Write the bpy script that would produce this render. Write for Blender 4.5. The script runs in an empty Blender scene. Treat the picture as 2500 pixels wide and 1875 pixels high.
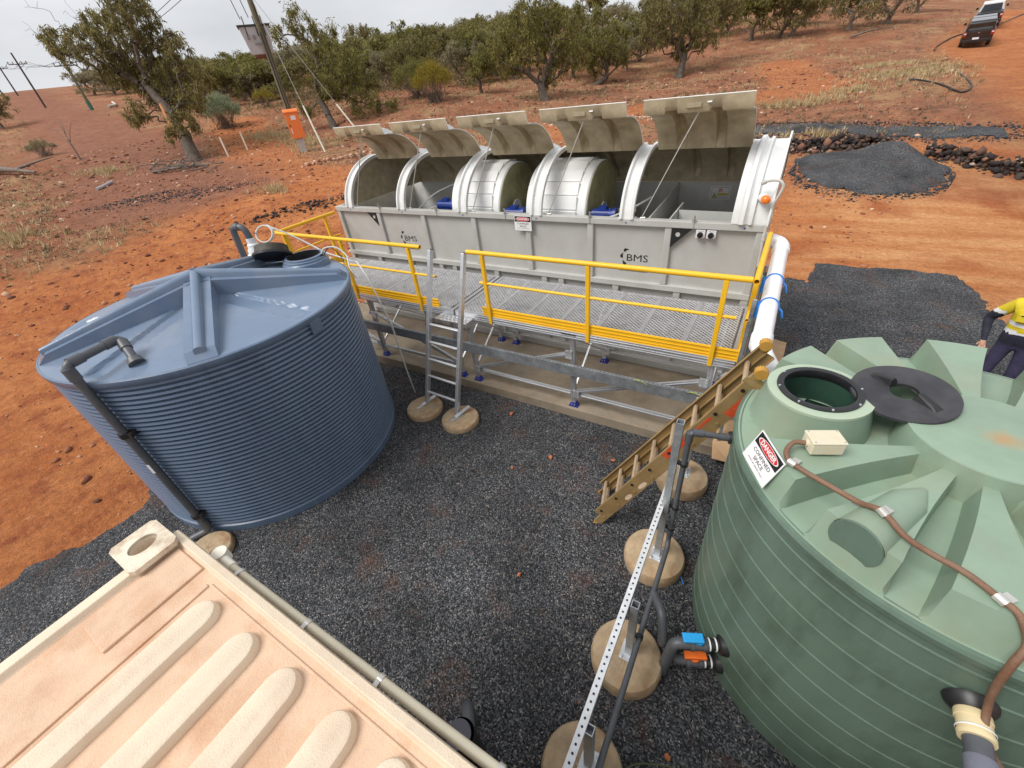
import bpy, math, random
import numpy as np
from mathutils import Vector, Matrix
R_=math.radians
# ------------------------------------------------------------------ camera, sky, sun, exposure
scene=bpy.context.scene
camd=bpy.data.cameras.new('camera'); cam=bpy.data.objects.new('camera',camd); scene.collection.objects.link(cam)
_r=Vector((0.8573339,0.50429222,-0.10328575)); _u=Vector((-0.22678371,0.55015323,0.8036794)); _f=Vector((-0.46211226,0.66559806,-0.58603027))
M=Matrix(((_r.x,_u.x,-_f.x,0),(_r.y,_u.y,-_f.y,0),(_r.z,_u.z,-_f.z,4.354857),(0,0,0,1)))
cam.matrix_world=M
camd.sensor_width=36; camd.lens=36*1013.08/2500; camd.clip_start=.05; camd.clip_end=1500
scene.camera=cam
scene.render.resolution_x=1024; scene.render.resolution_y=768
SUN_EL,SUN_AZ=52,218            # azimuth measured from +Y clockwise: the glow of the cloud lies behind and left of the camera
world=bpy.data.worlds.new('World'); scene.world=world; world.use_nodes=True
nt=world.node_tree; nt.nodes.clear()
wo=nt.nodes.new('ShaderNodeOutputWorld'); bg=nt.nodes.new('ShaderNodeBackground'); bg.inputs['Strength'].default_value=.1
sky=nt.nodes.new('ShaderNodeTexSky'); sky.sky_type='NISHITA'; sky.sun_disc=False
sky.sun_elevation=R_(SUN_EL); sky.sun_rotation=R_(SUN_AZ); sky.dust_density=4; sky.air_density=1
tc=nt.nodes.new('ShaderNodeTexCoord'); mp=nt.nodes.new('ShaderNodeMapping'); mp.inputs['Scale'].default_value=(1.4,1.4,4.5)
nz=nt.nodes.new('ShaderNodeTexNoise'); nz.inputs['Scale'].default_value=1.6; nz.inputs['Detail'].default_value=5; nz.inputs['Roughness'].default_value=.55
cr=nt.nodes.new('ShaderNodeValToRGB'); cr.color_ramp.elements[0].position=.3; cr.color_ramp.elements[1].position=.72
cr.color_ramp.elements[0].color=(3.3,3.38,3.55,1); cr.color_ramp.elements[1].color=(4.4,4.46,4.6,1)
mx=nt.nodes.new('ShaderNodeMixRGB'); mx.inputs['Fac'].default_value=.94
L=nt.links
L.new(tc.outputs['Generated'],mp.inputs['Vector']); L.new(mp.outputs['Vector'],nz.inputs['Vector']); L.new(nz.outputs['Fac'],cr.inputs['Fac'])
L.new(sky.outputs['Color'],mx.inputs['Color1']); L.new(cr.outputs['Color'],mx.inputs['Color2']); L.new(mx.outputs['Color'],bg.inputs['Color']); L.new(bg.outputs[0],wo.inputs['Surface'])
sl=bpy.data.lights.new('sun','SUN'); sl.energy=1.5; sl.angle=R_(30); sl.color=(1,.965,.92)
sun=bpy.data.objects.new('sun',sl); scene.collection.objects.link(sun)
_sd=Vector((math.sin(R_(SUN_AZ))*math.cos(R_(SUN_EL)),math.cos(R_(SUN_AZ))*math.cos(R_(SUN_EL)),math.sin(R_(SUN_EL))))
sun.rotation_euler=_sd.to_track_quat('Z','Y').to_euler(); sun.location=_sd*60
vs=scene.view_settings; vs.view_transform='Standard'; vs.look='None'; vs.exposure=1.02; vs.gamma=1; vs.use_curve_mapping=False
scene.render.engine='CYCLES'

# ------------------------------------------------------------------ helpers
COL=scene.collection
WL={}                                            # world location of parents
def link(o): COL.objects.link(o); return o
def tag(o,label=None,cat=None,group=None,kind=None):
    if label: o['label']=label
    if cat: o['category']=cat
    if group: o['group']=group
    if kind: o['kind']=kind
    return o
def thing(name,label,cat,loc=(0,0,0),group=None):
    o=bpy.data.objects.new(name,None); o.empty_display_size=.2; o.location=loc; link(o); WL[o.name]=Vector(loc)
    return tag(o,label,cat,group)
def col(hexs,k=1):
    c=[int(hexs[i:i+2],16)/255 for i in (0,2,4)]
    return tuple(min(1,k*(x/12.92 if x<=.04045 else ((x+.055)/1.055)**2.4)) for x in c)+(1,)
class MB:
    def __init__(s): s.v=[]; s.f=[]; s.m=[]
    def add(s,v,f,mi=0):
        n=len(s.v); s.v+= [tuple(p) for p in v]; s.f+=[tuple(i+n for i in q) for q in f]; s.m+=[mi]*len(f); return s
    def box(s,c,d,R=None,mi=0):
        c=Vector(c); h=Vector(d)/2
        P=[Vector((x*h.x,y*h.y,z*h.z)) for x in(-1,1) for y in(-1,1) for z in(-1,1)]
        if R is not None: P=[R@p for p in P]
        return s.add([c+p for p in P],[(0,1,3,2),(4,6,7,5),(0,4,5,1),(2,3,7,6),(0,2,6,4),(1,5,7,3)],mi)
    def b2(s,lo,hi,mi=0): return s.box([(a+b)/2 for a,b in zip(lo,hi)],[b-a for a,b in zip(lo,hi)],None,mi)
    def beam(s,p0,p1,w,h,up=(0,0,1),mi=0):
        p0=Vector(p0);p1=Vector(p1); d=(p1-p0); l=d.length; d.normalize(); up=Vector(up)
        if abs(d.dot(up))>.98: up=Vector((0,1,0))
        x=d.cross(up).normalized(); z=x.cross(d)
        R=Matrix((x,d,z)).transposed()
        return s.box((p0+p1)/2,(w,l,h),R,mi)
    def tube(s,pts,r,n=10,cap=True,closed=False,mi=0):
        pts=[Vector(p) for p in pts]; m=len(pts); rr=r if isinstance(r,(list,tuple)) else [r]*m
        T=[]
        for i in range(m):
            a=pts[(i-1)%m] if (closed or i>0) else pts[i]; b=pts[(i+1)%m] if (closed or i<m-1) else pts[i]
            t=(b-a); T.append(t.normalized() if t.length>1e-9 else Vector((0,0,1)))
        u=T[0].orthogonal().normalized(); V=[]
        for i in range(m):
            u=(u-T[i]*u.dot(T[i])); u=u.normalized() if u.length>1e-6 else T[i].orthogonal().normalized()
            w=T[i].cross(u)
            for k in range(n):
                a=2*math.pi*k/n; V.append(pts[i]+(u*math.cos(a)+w*math.sin(a))*rr[i])
        F=[]
        for i in range(m if closed else m-1):
            j=(i+1)%m
            for k in range(n): F.append((i*n+k,i*n+(k+1)%n,j*n+(k+1)%n,j*n+k))
        if cap and not closed: F+= [tuple(range(n-1,-1,-1)),tuple((m-1)*n+k for k in range(n))]
        return s.add(V,F,mi)
    def cyl(s,p0,p1,r,n=16,mi=0): return s.tube([p0,p1],r,n,True,False,mi)
    def pipe(s,pts,r,n=10,bend=.06,mi=0):           # polyline with rounded corners
        pts=[Vector(p) for p in pts]; out=[pts[0]]
        for i in range(1,len(pts)-1):
            a=(pts[i-1]-pts[i]);b=(pts[i+1]-pts[i]); k=min(bend,a.length*.45,b.length*.45)
            A=pts[i]+a.normalized()*k;B=pts[i]+b.normalized()*k
            for t in (0,.25,.5,.75,1): out.append(A*(1-t)**2+pts[i]*2*t*(1-t)+B*t*t)
        out.append(pts[-1]); return s.tube(out,r,n,True,False,mi)
    def lathe(s,prof,c,n=48,mi=0,axis='z',a0=0,a1=2*math.pi):
        c=Vector(c); full=abs(a1-a0-2*math.pi)<1e-6; na=n if full else n+1; V=[]
        for (r,z) in prof:
            for k in range(na):
                a=a0+(a1-a0)*k/n; x,y=r*math.cos(a),r*math.sin(a)
                V.append(c+(Vector((x,y,z)) if axis=='z' else Vector((z,x,y)) if axis=='x' else Vector((y,z,x))))
        F=[]
        for i in range(len(prof)-1):
            for k in range(n):
                k2=(k+1)%na; F.append((i*na+k,i*na+k2,(i+1)*na+k2,(i+1)*na+k))
        return s.add(V,F,mi)
    def prism(s,poly,fn,d0,d1,mi=0):               # poly of 2d points, fn(u,v,d)->xyz
        n=len(poly); V=[fn(u,v,d0) for u,v in poly]+[fn(u,v,d1) for u,v in poly]
        F=[tuple(range(n-1,-1,-1)),tuple(range(n,2*n))]+[(i,(i+1)%n,n+(i+1)%n,n+i) for i in range(n)]
        return s.add(V,F,mi)
    def sweep(s,sec,path,fn,mi=0,closed=True,cap=True):  # sec in (a,n); path list of (p,normal) in 2d; fn(a,p2)->xyz
        m=len(sec); V=[]
        for (p,nn) in path:
            for (a,h) in sec: V.append(fn(a,(p[0]+nn[0]*h,p[1]+nn[1]*h)))
        F=[]
        for i in range(len(path)-1):
            for k in range(m if closed else m-1):
                k2=(k+1)%m; F.append((i*m+k,i*m+k2,(i+1)*m+k2,(i+1)*m+k))
        if cap and closed: F+=[tuple(range(m-1,-1,-1)),tuple((len(path)-1)*m+k for k in range(m))]
        return s.add(V,F,mi)
    def grid(s,nu,nv,fn,mi=0,keep=None):
        V=[fn(i/nu,j/nv) for i in range(nu+1) for j in range(nv+1)]; F=[]
        for i in range(nu):
            for j in range(nv):
                if keep and not keep((i+.5)/nu,(j+.5)/nv): continue
                a=i*(nv+1)+j; F.append((a,a+1,a+nv+2,a+nv+1))
        return s.add(V,F,mi)
    def build(s,name,mat,parent=None,smooth=None,bevel=0,loc=None,**kw):
        off=WL[parent.name] if parent is not None else (Vector(loc) if loc is not None else Vector((0,0,0)))
        me=bpy.data.meshes.new(name); me.from_pydata([tuple(Vector(p)-off) for p in s.v],[],s.f)
        mats=mat if isinstance(mat,(list,tuple)) else [mat]
        for q in mats: me.materials.append(q)
        if len(mats)>1: me.polygons.foreach_set('material_index',s.m)
        finish(me,smooth)
        o=bpy.data.objects.new(name,me); link(o)
        if parent is not None: o.parent=parent; WL[o.name]=off
        else: o.location=off; WL[o.name]=off
        if bevel:
            b=o.modifiers.new('bevel','BEVEL'); b.width=bevel; b.segments=2; b.limit_method='ANGLE'; b.angle_limit=R_(40)
        return tag(o,**kw) if kw else o
def finish(me,smooth):
    import bmesh
    bm=bmesh.new(); bm.from_mesh(me); bmesh.ops.recalc_face_normals(bm,faces=bm.faces); bm.to_mesh(me); bm.free()
    if smooth:
        me.shade_smooth()
        if smooth<180: me.set_sharp_from_angle(angle=R_(smooth))
    me.update()
def copies(o,locs,parent,rots=None):               # copies of one part, sharing mesh data; locs are offsets from o
    out=[]
    for i,l in enumerate(locs):
        c=o.copy(); link(c); c.parent=parent; c.location=Vector(o.location)+Vector(l)
        if rots: c.rotation_euler=rots[i]
        WL[c.name]=WL[parent.name]; out.append(c)
    return out
def bez(P,n=14):
    P=[np.array(p,float) for p in P]; o=[]
    for i in range(n+1):
        t=i/n; p=(1-t)**3*P[0]+3*t*(1-t)**2*P[1]+3*t*t*(1-t)*P[2]+t**3*P[3]
        d=3*(1-t)**2*(P[1]-P[0])+6*t*(1-t)*(P[2]-P[1])+3*t*t*(P[3]-P[2]); d=d/np.linalg.norm(d)
        o.append((p,np.array((-d[1],d[0])),d))
    return o
def crom(pts,k=6):
    P=[Vector(p) for p in pts]; P=[P[0]*2-P[1]]+P+[P[-1]*2-P[-2]]; o=[]
    for i in range(1,len(P)-2):
        for j in range(k):
            t=j/k; o.append(.5*((2*P[i])+(P[i+1]-P[i-1])*t+(2*P[i-1]-5*P[i]+4*P[i+1]-P[i+2])*t*t+(3*P[i]-P[i-1]-3*P[i+1]+P[i+2])*t**3))
    o.append(P[-2]); return o
def text(s,size,Mw,mat,name,parent,extrude=0,align='CENTER',sx=1.0,bold=0):
    cu=bpy.data.curves.new('t','FONT'); cu.body=s; cu.size=size; cu.align_x=align; cu.align_y='CENTER'; cu.resolution_u=3; cu.offset=bold
    ob=bpy.data.objects.new('t',cu); link(ob)
    dg=bpy.context.evaluated_depsgraph_get(); dg.update()
    me=bpy.data.meshes.new_from_object(ob.evaluated_get(dg)); bpy.data.objects.remove(ob); bpy.data.curves.remove(cu)
    off=WL[parent.name]
    me.transform(Matrix.Translation(-off)@Mw@Matrix.Diagonal((sx,1,1,1)))
    me.materials.clear(); me.materials.append(mat); me.name=name
    o=bpy.data.objects.new(name,me); link(o); o.parent=parent; WL[o.name]=off; return o
def frame(o,x,y):                                   # 4x4 with origin o, x axis, y axis
    x=Vector(x).normalized(); y=Vector(y); y=(y-x*x.dot(y)).normalized(); z=x.cross(y)
    return Matrix(((x.x,y.x,z.x,o[0]),(x.y,y.y,z.y,o[1]),(x.z,y.z,z.z,o[2]),(0,0,0,1)))

# ------------------------------------------------------------------ materials
MT={}
def N(nt,t,**kw):
    n=nt.nodes.new(t)
    for k,v in kw.items():
        if k in n.inputs: n.inputs[k].default_value=v
        else: setattr(n,k,v)
    return n
def mat(name,c,rough=.5,metal=0,var=.12,scale=6,dirt=None,dirt_amt=0,dirt_scale=2.5,bump=0,bscale=40,spec=.5,coat=0,stretch=(1,1,1),detail=6):
    if name in MT: return MT[name]
    m=bpy.data.materials.new(name); m.use_nodes=True; nt=m.node_tree; b=nt.nodes['Principled BSDF']; L=nt.links
    if isinstance(c,str): c=col(c)
    b.inputs['Roughness'].default_value=rough; b.inputs['Metallic'].default_value=metal; b.inputs['Specular IOR Level'].default_value=spec
    if coat: b.inputs['Coat Weight'].default_value=coat; b.inputs['Coat Roughness'].default_value=.15
    tc=N(nt,'ShaderNodeTexCoord'); mp=N(nt,'ShaderNodeMapping'); mp.inputs['Scale'].default_value=stretch
    L.new(tc.outputs['Object'],mp.inputs['Vector'])
    n1=N(nt,'ShaderNodeTexNoise',Scale=scale,Detail=detail,Roughness=.62); L.new(mp.outputs[0],n1.inputs['Vector'])
    hv=N(nt,'ShaderNodeMapRange'); hv.inputs['From Min'].default_value=.3; hv.inputs['From Max'].default_value=.7; hv.inputs['To Min'].default_value=1-var; hv.inputs['To Max'].default_value=1+var
    L.new(n1.outputs['Fac'],hv.inputs['Value'])
    mul=N(nt,'ShaderNodeVectorMath',operation='MULTIPLY'); mul.inputs[0].default_value=c[:3]; L.new(hv.outputs[0],mul.inputs[1])
    out=mul.outputs[0]
    if dirt is not None:
        if isinstance(dirt,str): dirt=col(dirt)
        n2=N(nt,'ShaderNodeTexNoise',Scale=dirt_scale,Detail=8,Roughness=.68); L.new(mp.outputs[0],n2.inputs['Vector'])
        r=N(nt,'ShaderNodeMapRange'); r.inputs['From Min'].default_value=.47; r.inputs['From Max'].default_value=.72; r.inputs['To Max'].default_value=dirt_amt
        L.new(n2.outputs['Fac'],r.inputs['Value'])
        mx=N(nt,'ShaderNodeMixRGB'); L.new(r.outputs[0],mx.inputs['Fac']); L.new(out,mx.inputs['Color1']); mx.inputs['Color2'].default_value=dirt; out=mx.outputs[0]
    L.new(out,b.inputs['Base Color'])
    rr=N(nt,'ShaderNodeMapRange'); rr.inputs['To Min'].default_value=max(.02,rough-.08); rr.inputs['To Max'].default_value=min(1,rough+.1); L.new(n1.outputs['Fac'],rr.inputs['Value']); L.new(rr.outputs[0],b.inputs['Roughness'])
    if bump:
        n3=N(nt,'ShaderNodeTexNoise',Scale=bscale,Detail=4,Roughness=.6); L.new(mp.outputs[0],n3.inputs['Vector'])
        bp=N(nt,'ShaderNodeBump',Strength=bump,Distance=.01); L.new(n3.outputs['Fac'],bp.inputs['Height']); L.new(bp.outputs[0],b.inputs['Normal'])
    MT[name]=m; return m
# ------------------------------------------------------------------ surveyed heights of the land and tree positions (metres)
CTRL=[[-140.4,37.38,12.48],[-74.52,16.8,5.41],[-47.37,9.25,2.73],[-156.37,58.34,14.76],[-79.1,37.55,6.99],[-104.11,30.58,8.56],[-76.93,26.99,6.93],[-33.43,15.44,2.18],[-27.66,19.34,2.06],[-41.5,24.58,3.56],[-27.28,4.22,1.65],[-22.53,2.91,1.19],[-29.03,24.69,2.39],[-26.45,32.2,3.77],[-17.03,33.53,2.97],[-14.84,42.57,2.97],[-10.73,48.47,3.03],[-3.99,60.19,4.2],[2.8,72.0,5.43],[10.54,56.94,2.7],[21.58,109.19,5.56],[8.58,107.09,8.31],[8.03,31.08,1.76],[2.1,25.73,1.21],[3.94,19.12,0.44],[-0.1,24.19,1.2],[6.08,19.41,0.27],[-1.99,37.3,2.22],[3.38,39.65,2.36],[-18.02,11.2,1.43],[-25.23,7.96,1.73],[-9.5,-3.0,0.0],[-9.5,2.0,0.0],[-9.8,6.0,0.0],[-9.0,9.3,0.0],[-5.0,9.6,0.0],[-2.0,9.6,0.0],[1.0,10.0,0.0],[4.0,10.0,0.0],[7.0,10.0,0.0],[8.0,4.0,0.0],[8.0,-2.0,0.0],[0.0,-6.0,0.0],[-6.0,-6.0,0.0],[-3.0,3.0,0.0],[2.0,4.0,0.0],[-5.0,6.0,0.0],[-14.0,-6.0,0.0],[0.0,13.0,0.0],[-3.0,12.2,0.0],[5.0,13.0,0.0],[-300.0,-60.0,18.0],[-330.0,90.0,18.0],[-230.0,230.0,22.0],[-60.0,280.0,24.0],[120.0,260.0,24.0],[90.0,90.0,9.0],[60.0,10.0,2.0],[60.0,-60.0,0.0],[-90.0,-90.0,2.0],[0.0,-90.0,-1.0],[-45.0,-20.0,1.5],[24.0,50.0,2.0]]
HERO={"T1":{"base":[-34.61,16.15,2.27],"trunk":[[-35.48,16.62,3.49],[-35.97,16.75,4.02],[-37.25,17.13,5.46],[-38.47,17.24,6.55]],"blobs":[[-38.41,18.27,10.36,1.57],[-40.63,17.63,9.36,1.93],[-41.04,18.84,8.14,2.21],[-41.08,15.5,8.9,1.66],[-44.36,15.83,9.59,1.05],[-38.89,19.41,7.02,1.71],[-36.22,19.22,8.16,1.1],[-39.23,19.7,9.52,1.24],[-37.91,18.31,5.35,1.16],[-38.29,15.75,5.38,0.97],[-40.87,17.22,7.58,1.24],[-39.23,18.76,11.7,1.66],[-35.51,18.22,5.66,0.94],[-38.69,18.1,6.14,1.52],[-34.94,16.85,4.61,0.94],[-36.28,16.43,3.91,0.61],[-43.58,18.66,10.5,1.24],[-35.25,19.05,6.92,0.83]],"bare":[[-45.95,15.94,11.99],[-45.46,16.16,11.52],[-43.36,16.77,10.22],[-46.48,15.15,10.49],[-44.82,14.72,8.35],[-44.51,15.48,8.63]]},"T2":{"base":[-31.63,25.72,2.71],"trunk":[[-32.28,26.06,3.61],[-33.09,26.42,4.66],[-33.74,26.75,5.54]],"blobs":[[-34.4,27.83,9.61,1.36],[-36.96,27.47,9.19,0.84],[-34.87,30.13,9.02,1.23],[-33.23,27.9,8.12,1.23],[-32.19,28.76,6.61,2.19],[-31.99,30.49,6.21,1.61],[-31.84,26.8,5.69,1.55],[-30.6,28.48,4.5,1.55],[-28.7,29.69,3.91,0.58],[-33.62,25.38,4.38,0.71]],"bare":[]},"T4":{"base":[-16.87,33.4,2.94],"trunk":[[-17.48,33.87,3.96],[-18.45,33.84,4.69]],"blobs":[[-18.8,34.37,7.95,1.4],[-17.84,36.54,7.75,1.4],[-17.01,38.66,7.91,1.1],[-18.61,32.75,6.15,1.89],[-17.61,35.92,6.39,1.89],[-16.87,37.77,5.58,1.71],[-20.22,33.42,6.91,1.28],[-20.18,33.39,5.24,0.85],[-17.62,35.27,4.3,0.79],[-18.35,36.88,8.9,1.22],[-20.57,35.63,7.56,1.22]],"bare":[]},"T5":{"base":[-17.61,44.21,3.35],"trunk":[[-16.59,45.25,3.73],[-16.0,46.24,4.39]],"blobs":[[-17.38,44.42,7.01,2.11],[-17.75,45.42,5.45,1.81],[-17.17,48.78,6.58,1.58],[-15.59,46.15,5.29,0.98],[-19.21,45.77,6.38,1.51]],"bare":[]},"T6":{"base":[-10.85,48.38,3.02],"trunk":[[-10.84,49.31,4.06],[-10.86,49.94,4.79]],"blobs":[[-12.34,48.11,7.47,2.1],[-10.49,52.08,7.58,1.88],[-14.09,50.71,6.68,1.5],[-9.36,50.21,6.08,1.58],[-11.57,50.41,5.9,1.73],[-8.35,55.78,7.61,1.35],[-12.3,50.55,8.93,2.25],[-9.96,54.64,8.79,1.88],[-15.0,52.65,8.59,1.5]],"bare":[[-13.13,48.21,5.65],[-13.51,47.78,5.12]]}}
GT=[[-84.83,45.66,7.74,4.35,6.01],[-55.12,31.72,5.28,4.05,5.0],[-53.85,34.57,5.41,3.15,4.67],[-68.14,48.36,7.1,3.65,5.51],[-95.03,43.98,8.49,3.9,5.59],[-111.06,47.16,10.14,3.45,5.48],[-127.4,50.35,11.96,2.45,4.34],[-146.31,54.45,13.86,3.35,3.88],[-88.25,57.08,8.87,5.0,8.27],[-74.28,56.18,7.98,4.8,6.87],[-49.96,46.09,6.14,4.6,5.72],[-50.55,51.22,6.58,4.1,5.54],[-43.09,48.9,6.0,5.6,6.61],[-61.17,65.36,8.27,4.75,6.17],[-35.54,46.83,5.4,4.25,5.1],[-29.72,43.15,4.7,4.45,5.01],[-29.88,47.83,5.01,4.4,4.91],[-39.1,61.36,6.87,4.7,6.24],[-47.03,64.63,7.62,4.15,6.2],[-28.68,52.69,5.25,4.65,4.72],[-88.03,85.33,11.39,7.0,5.53],[-82.87,72.12,9.89,4.15,7.38],[-20.89,65.53,6.08,3.85,5.67],[-18.39,67.52,6.17,4.05,5.69],[-28.62,68.19,6.93,3.8,6.2],[-27.61,78.39,8.17,4.15,6.19],[-13.98,69.79,6.24,4.7,6.14],[-10.92,71.14,6.26,4.25,5.57],[-7.92,62.7,4.76,3.55,4.9],[-7.35,65.99,5.25,4.7,5.54],[-5.38,62.57,4.6,2.05,2.61],[-4.61,66.24,5.09,5.05,4.97],[-8.16,77.93,7.0,4.65,6.41],[-2.88,74.72,6.24,4.3,5.43],[-0.59,66.4,4.84,4.95,5.23],[1.67,67.98,4.9,5.25,5.67],[2.84,79.52,6.34,4.65,5.48],[5.03,72.22,5.21,5.05,5.36],[6.72,73.69,5.22,4.85,5.83],[8.65,82.73,6.01,4.25,4.95],[21.02,114.47,6.14,3.45,3.88],[-0.29,85.95,7.38,4.7,6.03],[-79.82,18.69,6.13,3.9,4.29],[-101.32,52.85,9.61,4.05,5.45],[-98.27,67.89,10.54,3.7,6.87],[-98.95,60.28,9.96,3.85,6.52],[-121.68,100.91,14.53,4.95,10.43],[-65.24,79.26,9.78,4.8,7.08],[-99.81,49.68,9.25,3.15,4.52],[-28.42,58.66,5.82,4.55,5.57],[-55.6,141.1,14.55,7.4,12.34],[-63.49,34.76,6.09,2.65,4.06],[-66.95,41.49,6.64,3.7,5.08],[-55.11,37.02,5.71,2.75,3.89],[-48.32,34.19,5.04,2.3,3.09],[-51.92,38.08,5.58,3.25,3.84],[-43.66,39.38,5.22,3.05,3.62],[-43.11,41.72,5.4,3.8,4.18],[-39.46,40.85,5.15,3.65,3.99],[-36.59,40.26,4.95,4.15,3.85],[-30.05,41.45,4.66,3.75,4.08],[-24.39,36.14,3.89,3.4,3.16],[-33.39,51.28,5.57,4.6,4.82],[-26.35,44.83,4.48,3.95,4.14],[-20.88,47.62,4.01,3.75,4.51],[-20.41,55.57,4.69,4.15,5.02],[-17.32,57.45,4.68,4.1,4.55],[-16.92,52.12,3.94,3.1,2.95],[-10.64,64.72,5.28,3.85,5.15],[-3.48,66.7,5.13,4.25,4.95],[-92.15,53.01,8.83,4.4,6.69],[-93.01,62.18,9.65,4.4,7.22],[-110.53,52.24,10.43,2.95,5.69],[-118.49,53.03,11.26,3.2,5.94],[-136.56,56.39,13.13,2.5,5.66],[-67.62,64.01,8.4,5.7,6.35],[-47.57,59.21,7.11,5.15,5.9],[-38.43,44.49,5.41,4.25,4.62]]
# ------------------------------------------------------------------ the land
_C=np.array(CTRL); _S=40.
def _U(r2): return np.where(r2>0,r2*np.log(r2+1e-12),0)
def _fit():
    X=_C[:,:2]/_S;n=len(X); K=_U(((X[:,None]-X[None])**2).sum(-1))+.003*np.eye(n); P=np.c_[np.ones(n),X]
    A=np.zeros((n+3,n+3)); A[:n,:n]=K;A[:n,n:]=P;A[n:,:n]=P.T
    return np.linalg.solve(A,np.r_[_C[:,2],0,0,0])
_w=_fit()
def Hs(x,y):
    x=np.asarray(x,float);y=np.asarray(y,float); Q=np.stack([x,y],-1)/_S; X=_C[:,:2]/_S
    z=_U(((Q[...,None,:]-X)**2).sum(-1))@_w[:-3]+_w[-3]+Q@_w[-2:]
    dx=np.maximum(np.maximum(-9.3-x,x-6.5),0);dy=np.maximum(np.maximum(-6-y,y-9.2),0)
    t=np.clip(np.hypot(dx,dy)/4,0,1); return z*t*t*(3-2*t)
_rs=np.random.RandomState(7); _T=_rs.rand(256,256)
def vn(x,y):
    xi=np.floor(x).astype(int);yi=np.floor(y).astype(int); fx=x-xi;fy=y-yi; fx=fx*fx*(3-2*fx);fy=fy*fy*(3-2*fy)
    g=lambda a,b:_T[a%256,b%256]
    return (g(xi,yi)*(1-fx)+g(xi+1,yi)*fx)*(1-fy)+(g(xi,yi+1)*(1-fx)+g(xi+1,yi+1)*fx)*fy
def fbm(x,y,o=4):
    s=0;a=.5;t=0
    for i in range(o): s=s+a*vn(x*2**i+17*i,y*2**i+31*i); t+=a; a*=.5
    return s/t
def sm(a,b,x): t=np.clip((x-a)/(b-a),0,1); return t*t*(3-2*t)
def seg_dist(x,y,pl):
    d=np.full(np.shape(x),1e9)
    for (ax,ay),(bx,by) in zip(pl[:-1],pl[1:]):
        t=np.clip(((x-ax)*(bx-ax)+(y-ay)*(by-ay))/((bx-ax)**2+(by-ay)**2),0,1); d=np.minimum(d,np.hypot(x-ax-t*(bx-ax),y-ay-t*(by-ay)))
    return d
def masks(x,y):
    left=sm(0,-6,x)                                   # the cleared yard reaches further on the left
    d=np.hypot(np.maximum(np.maximum(-9-x,x-6),0),np.maximum(np.maximum(-8-y,y-9),0))
    wild=sm(8.5,17,d+6*(fbm(x*.22,y*.22)-.5)*1.6)
    wild*=1-.75*sm(3.5,1.5,seg_dist(x,y,[(-14,11),(-24,14.5),(-32,19),(-45,26)]))     # red track behind the pole
    wild*=1-.8*sm(6.5,3.5,seg_dist(x,y,[(13,14),(12,30),(12,44),(13,58),(20,80)]))             # track by the utes
    wild*=1-.7*sm(3.4,1.4,seg_dist(x,y,[(-13,24),(-8,31),(0,36),(-3,52)]))
    track=sm(5.5,2.5,seg_dist(x,y,[(-24,10),(-45,16),(-70,22),(-120,34),(-170,48)])+3*(fbm(x*.3,y*.3)-.5))
    right=sm(-3,3,x)*sm(6,10,y)*sm(27,19,y)
    return wild,track,right
def rough(x,y):
    w,t,r=masks(x,y)
    pad=sm(0,3,np.hypot(np.maximum(np.maximum(-9.2-x,x-5),0),np.maximum(np.maximum(-6-y,y-12.5),0)))
    return (.05*(fbm(x*1.1,y*1.1,5)-.5)*(.35+pad)+pad*w*(.35*(fbm(x*.16+5,y*.16)-.5)+.10*(fbm(x*.7,y*.7)-.5)))-.012
def Hg(x,y): return Hs(x,y)+rough(x,y)
def hz(x,y): return float(Hg(np.array([x]),np.array([y]))[0])

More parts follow.
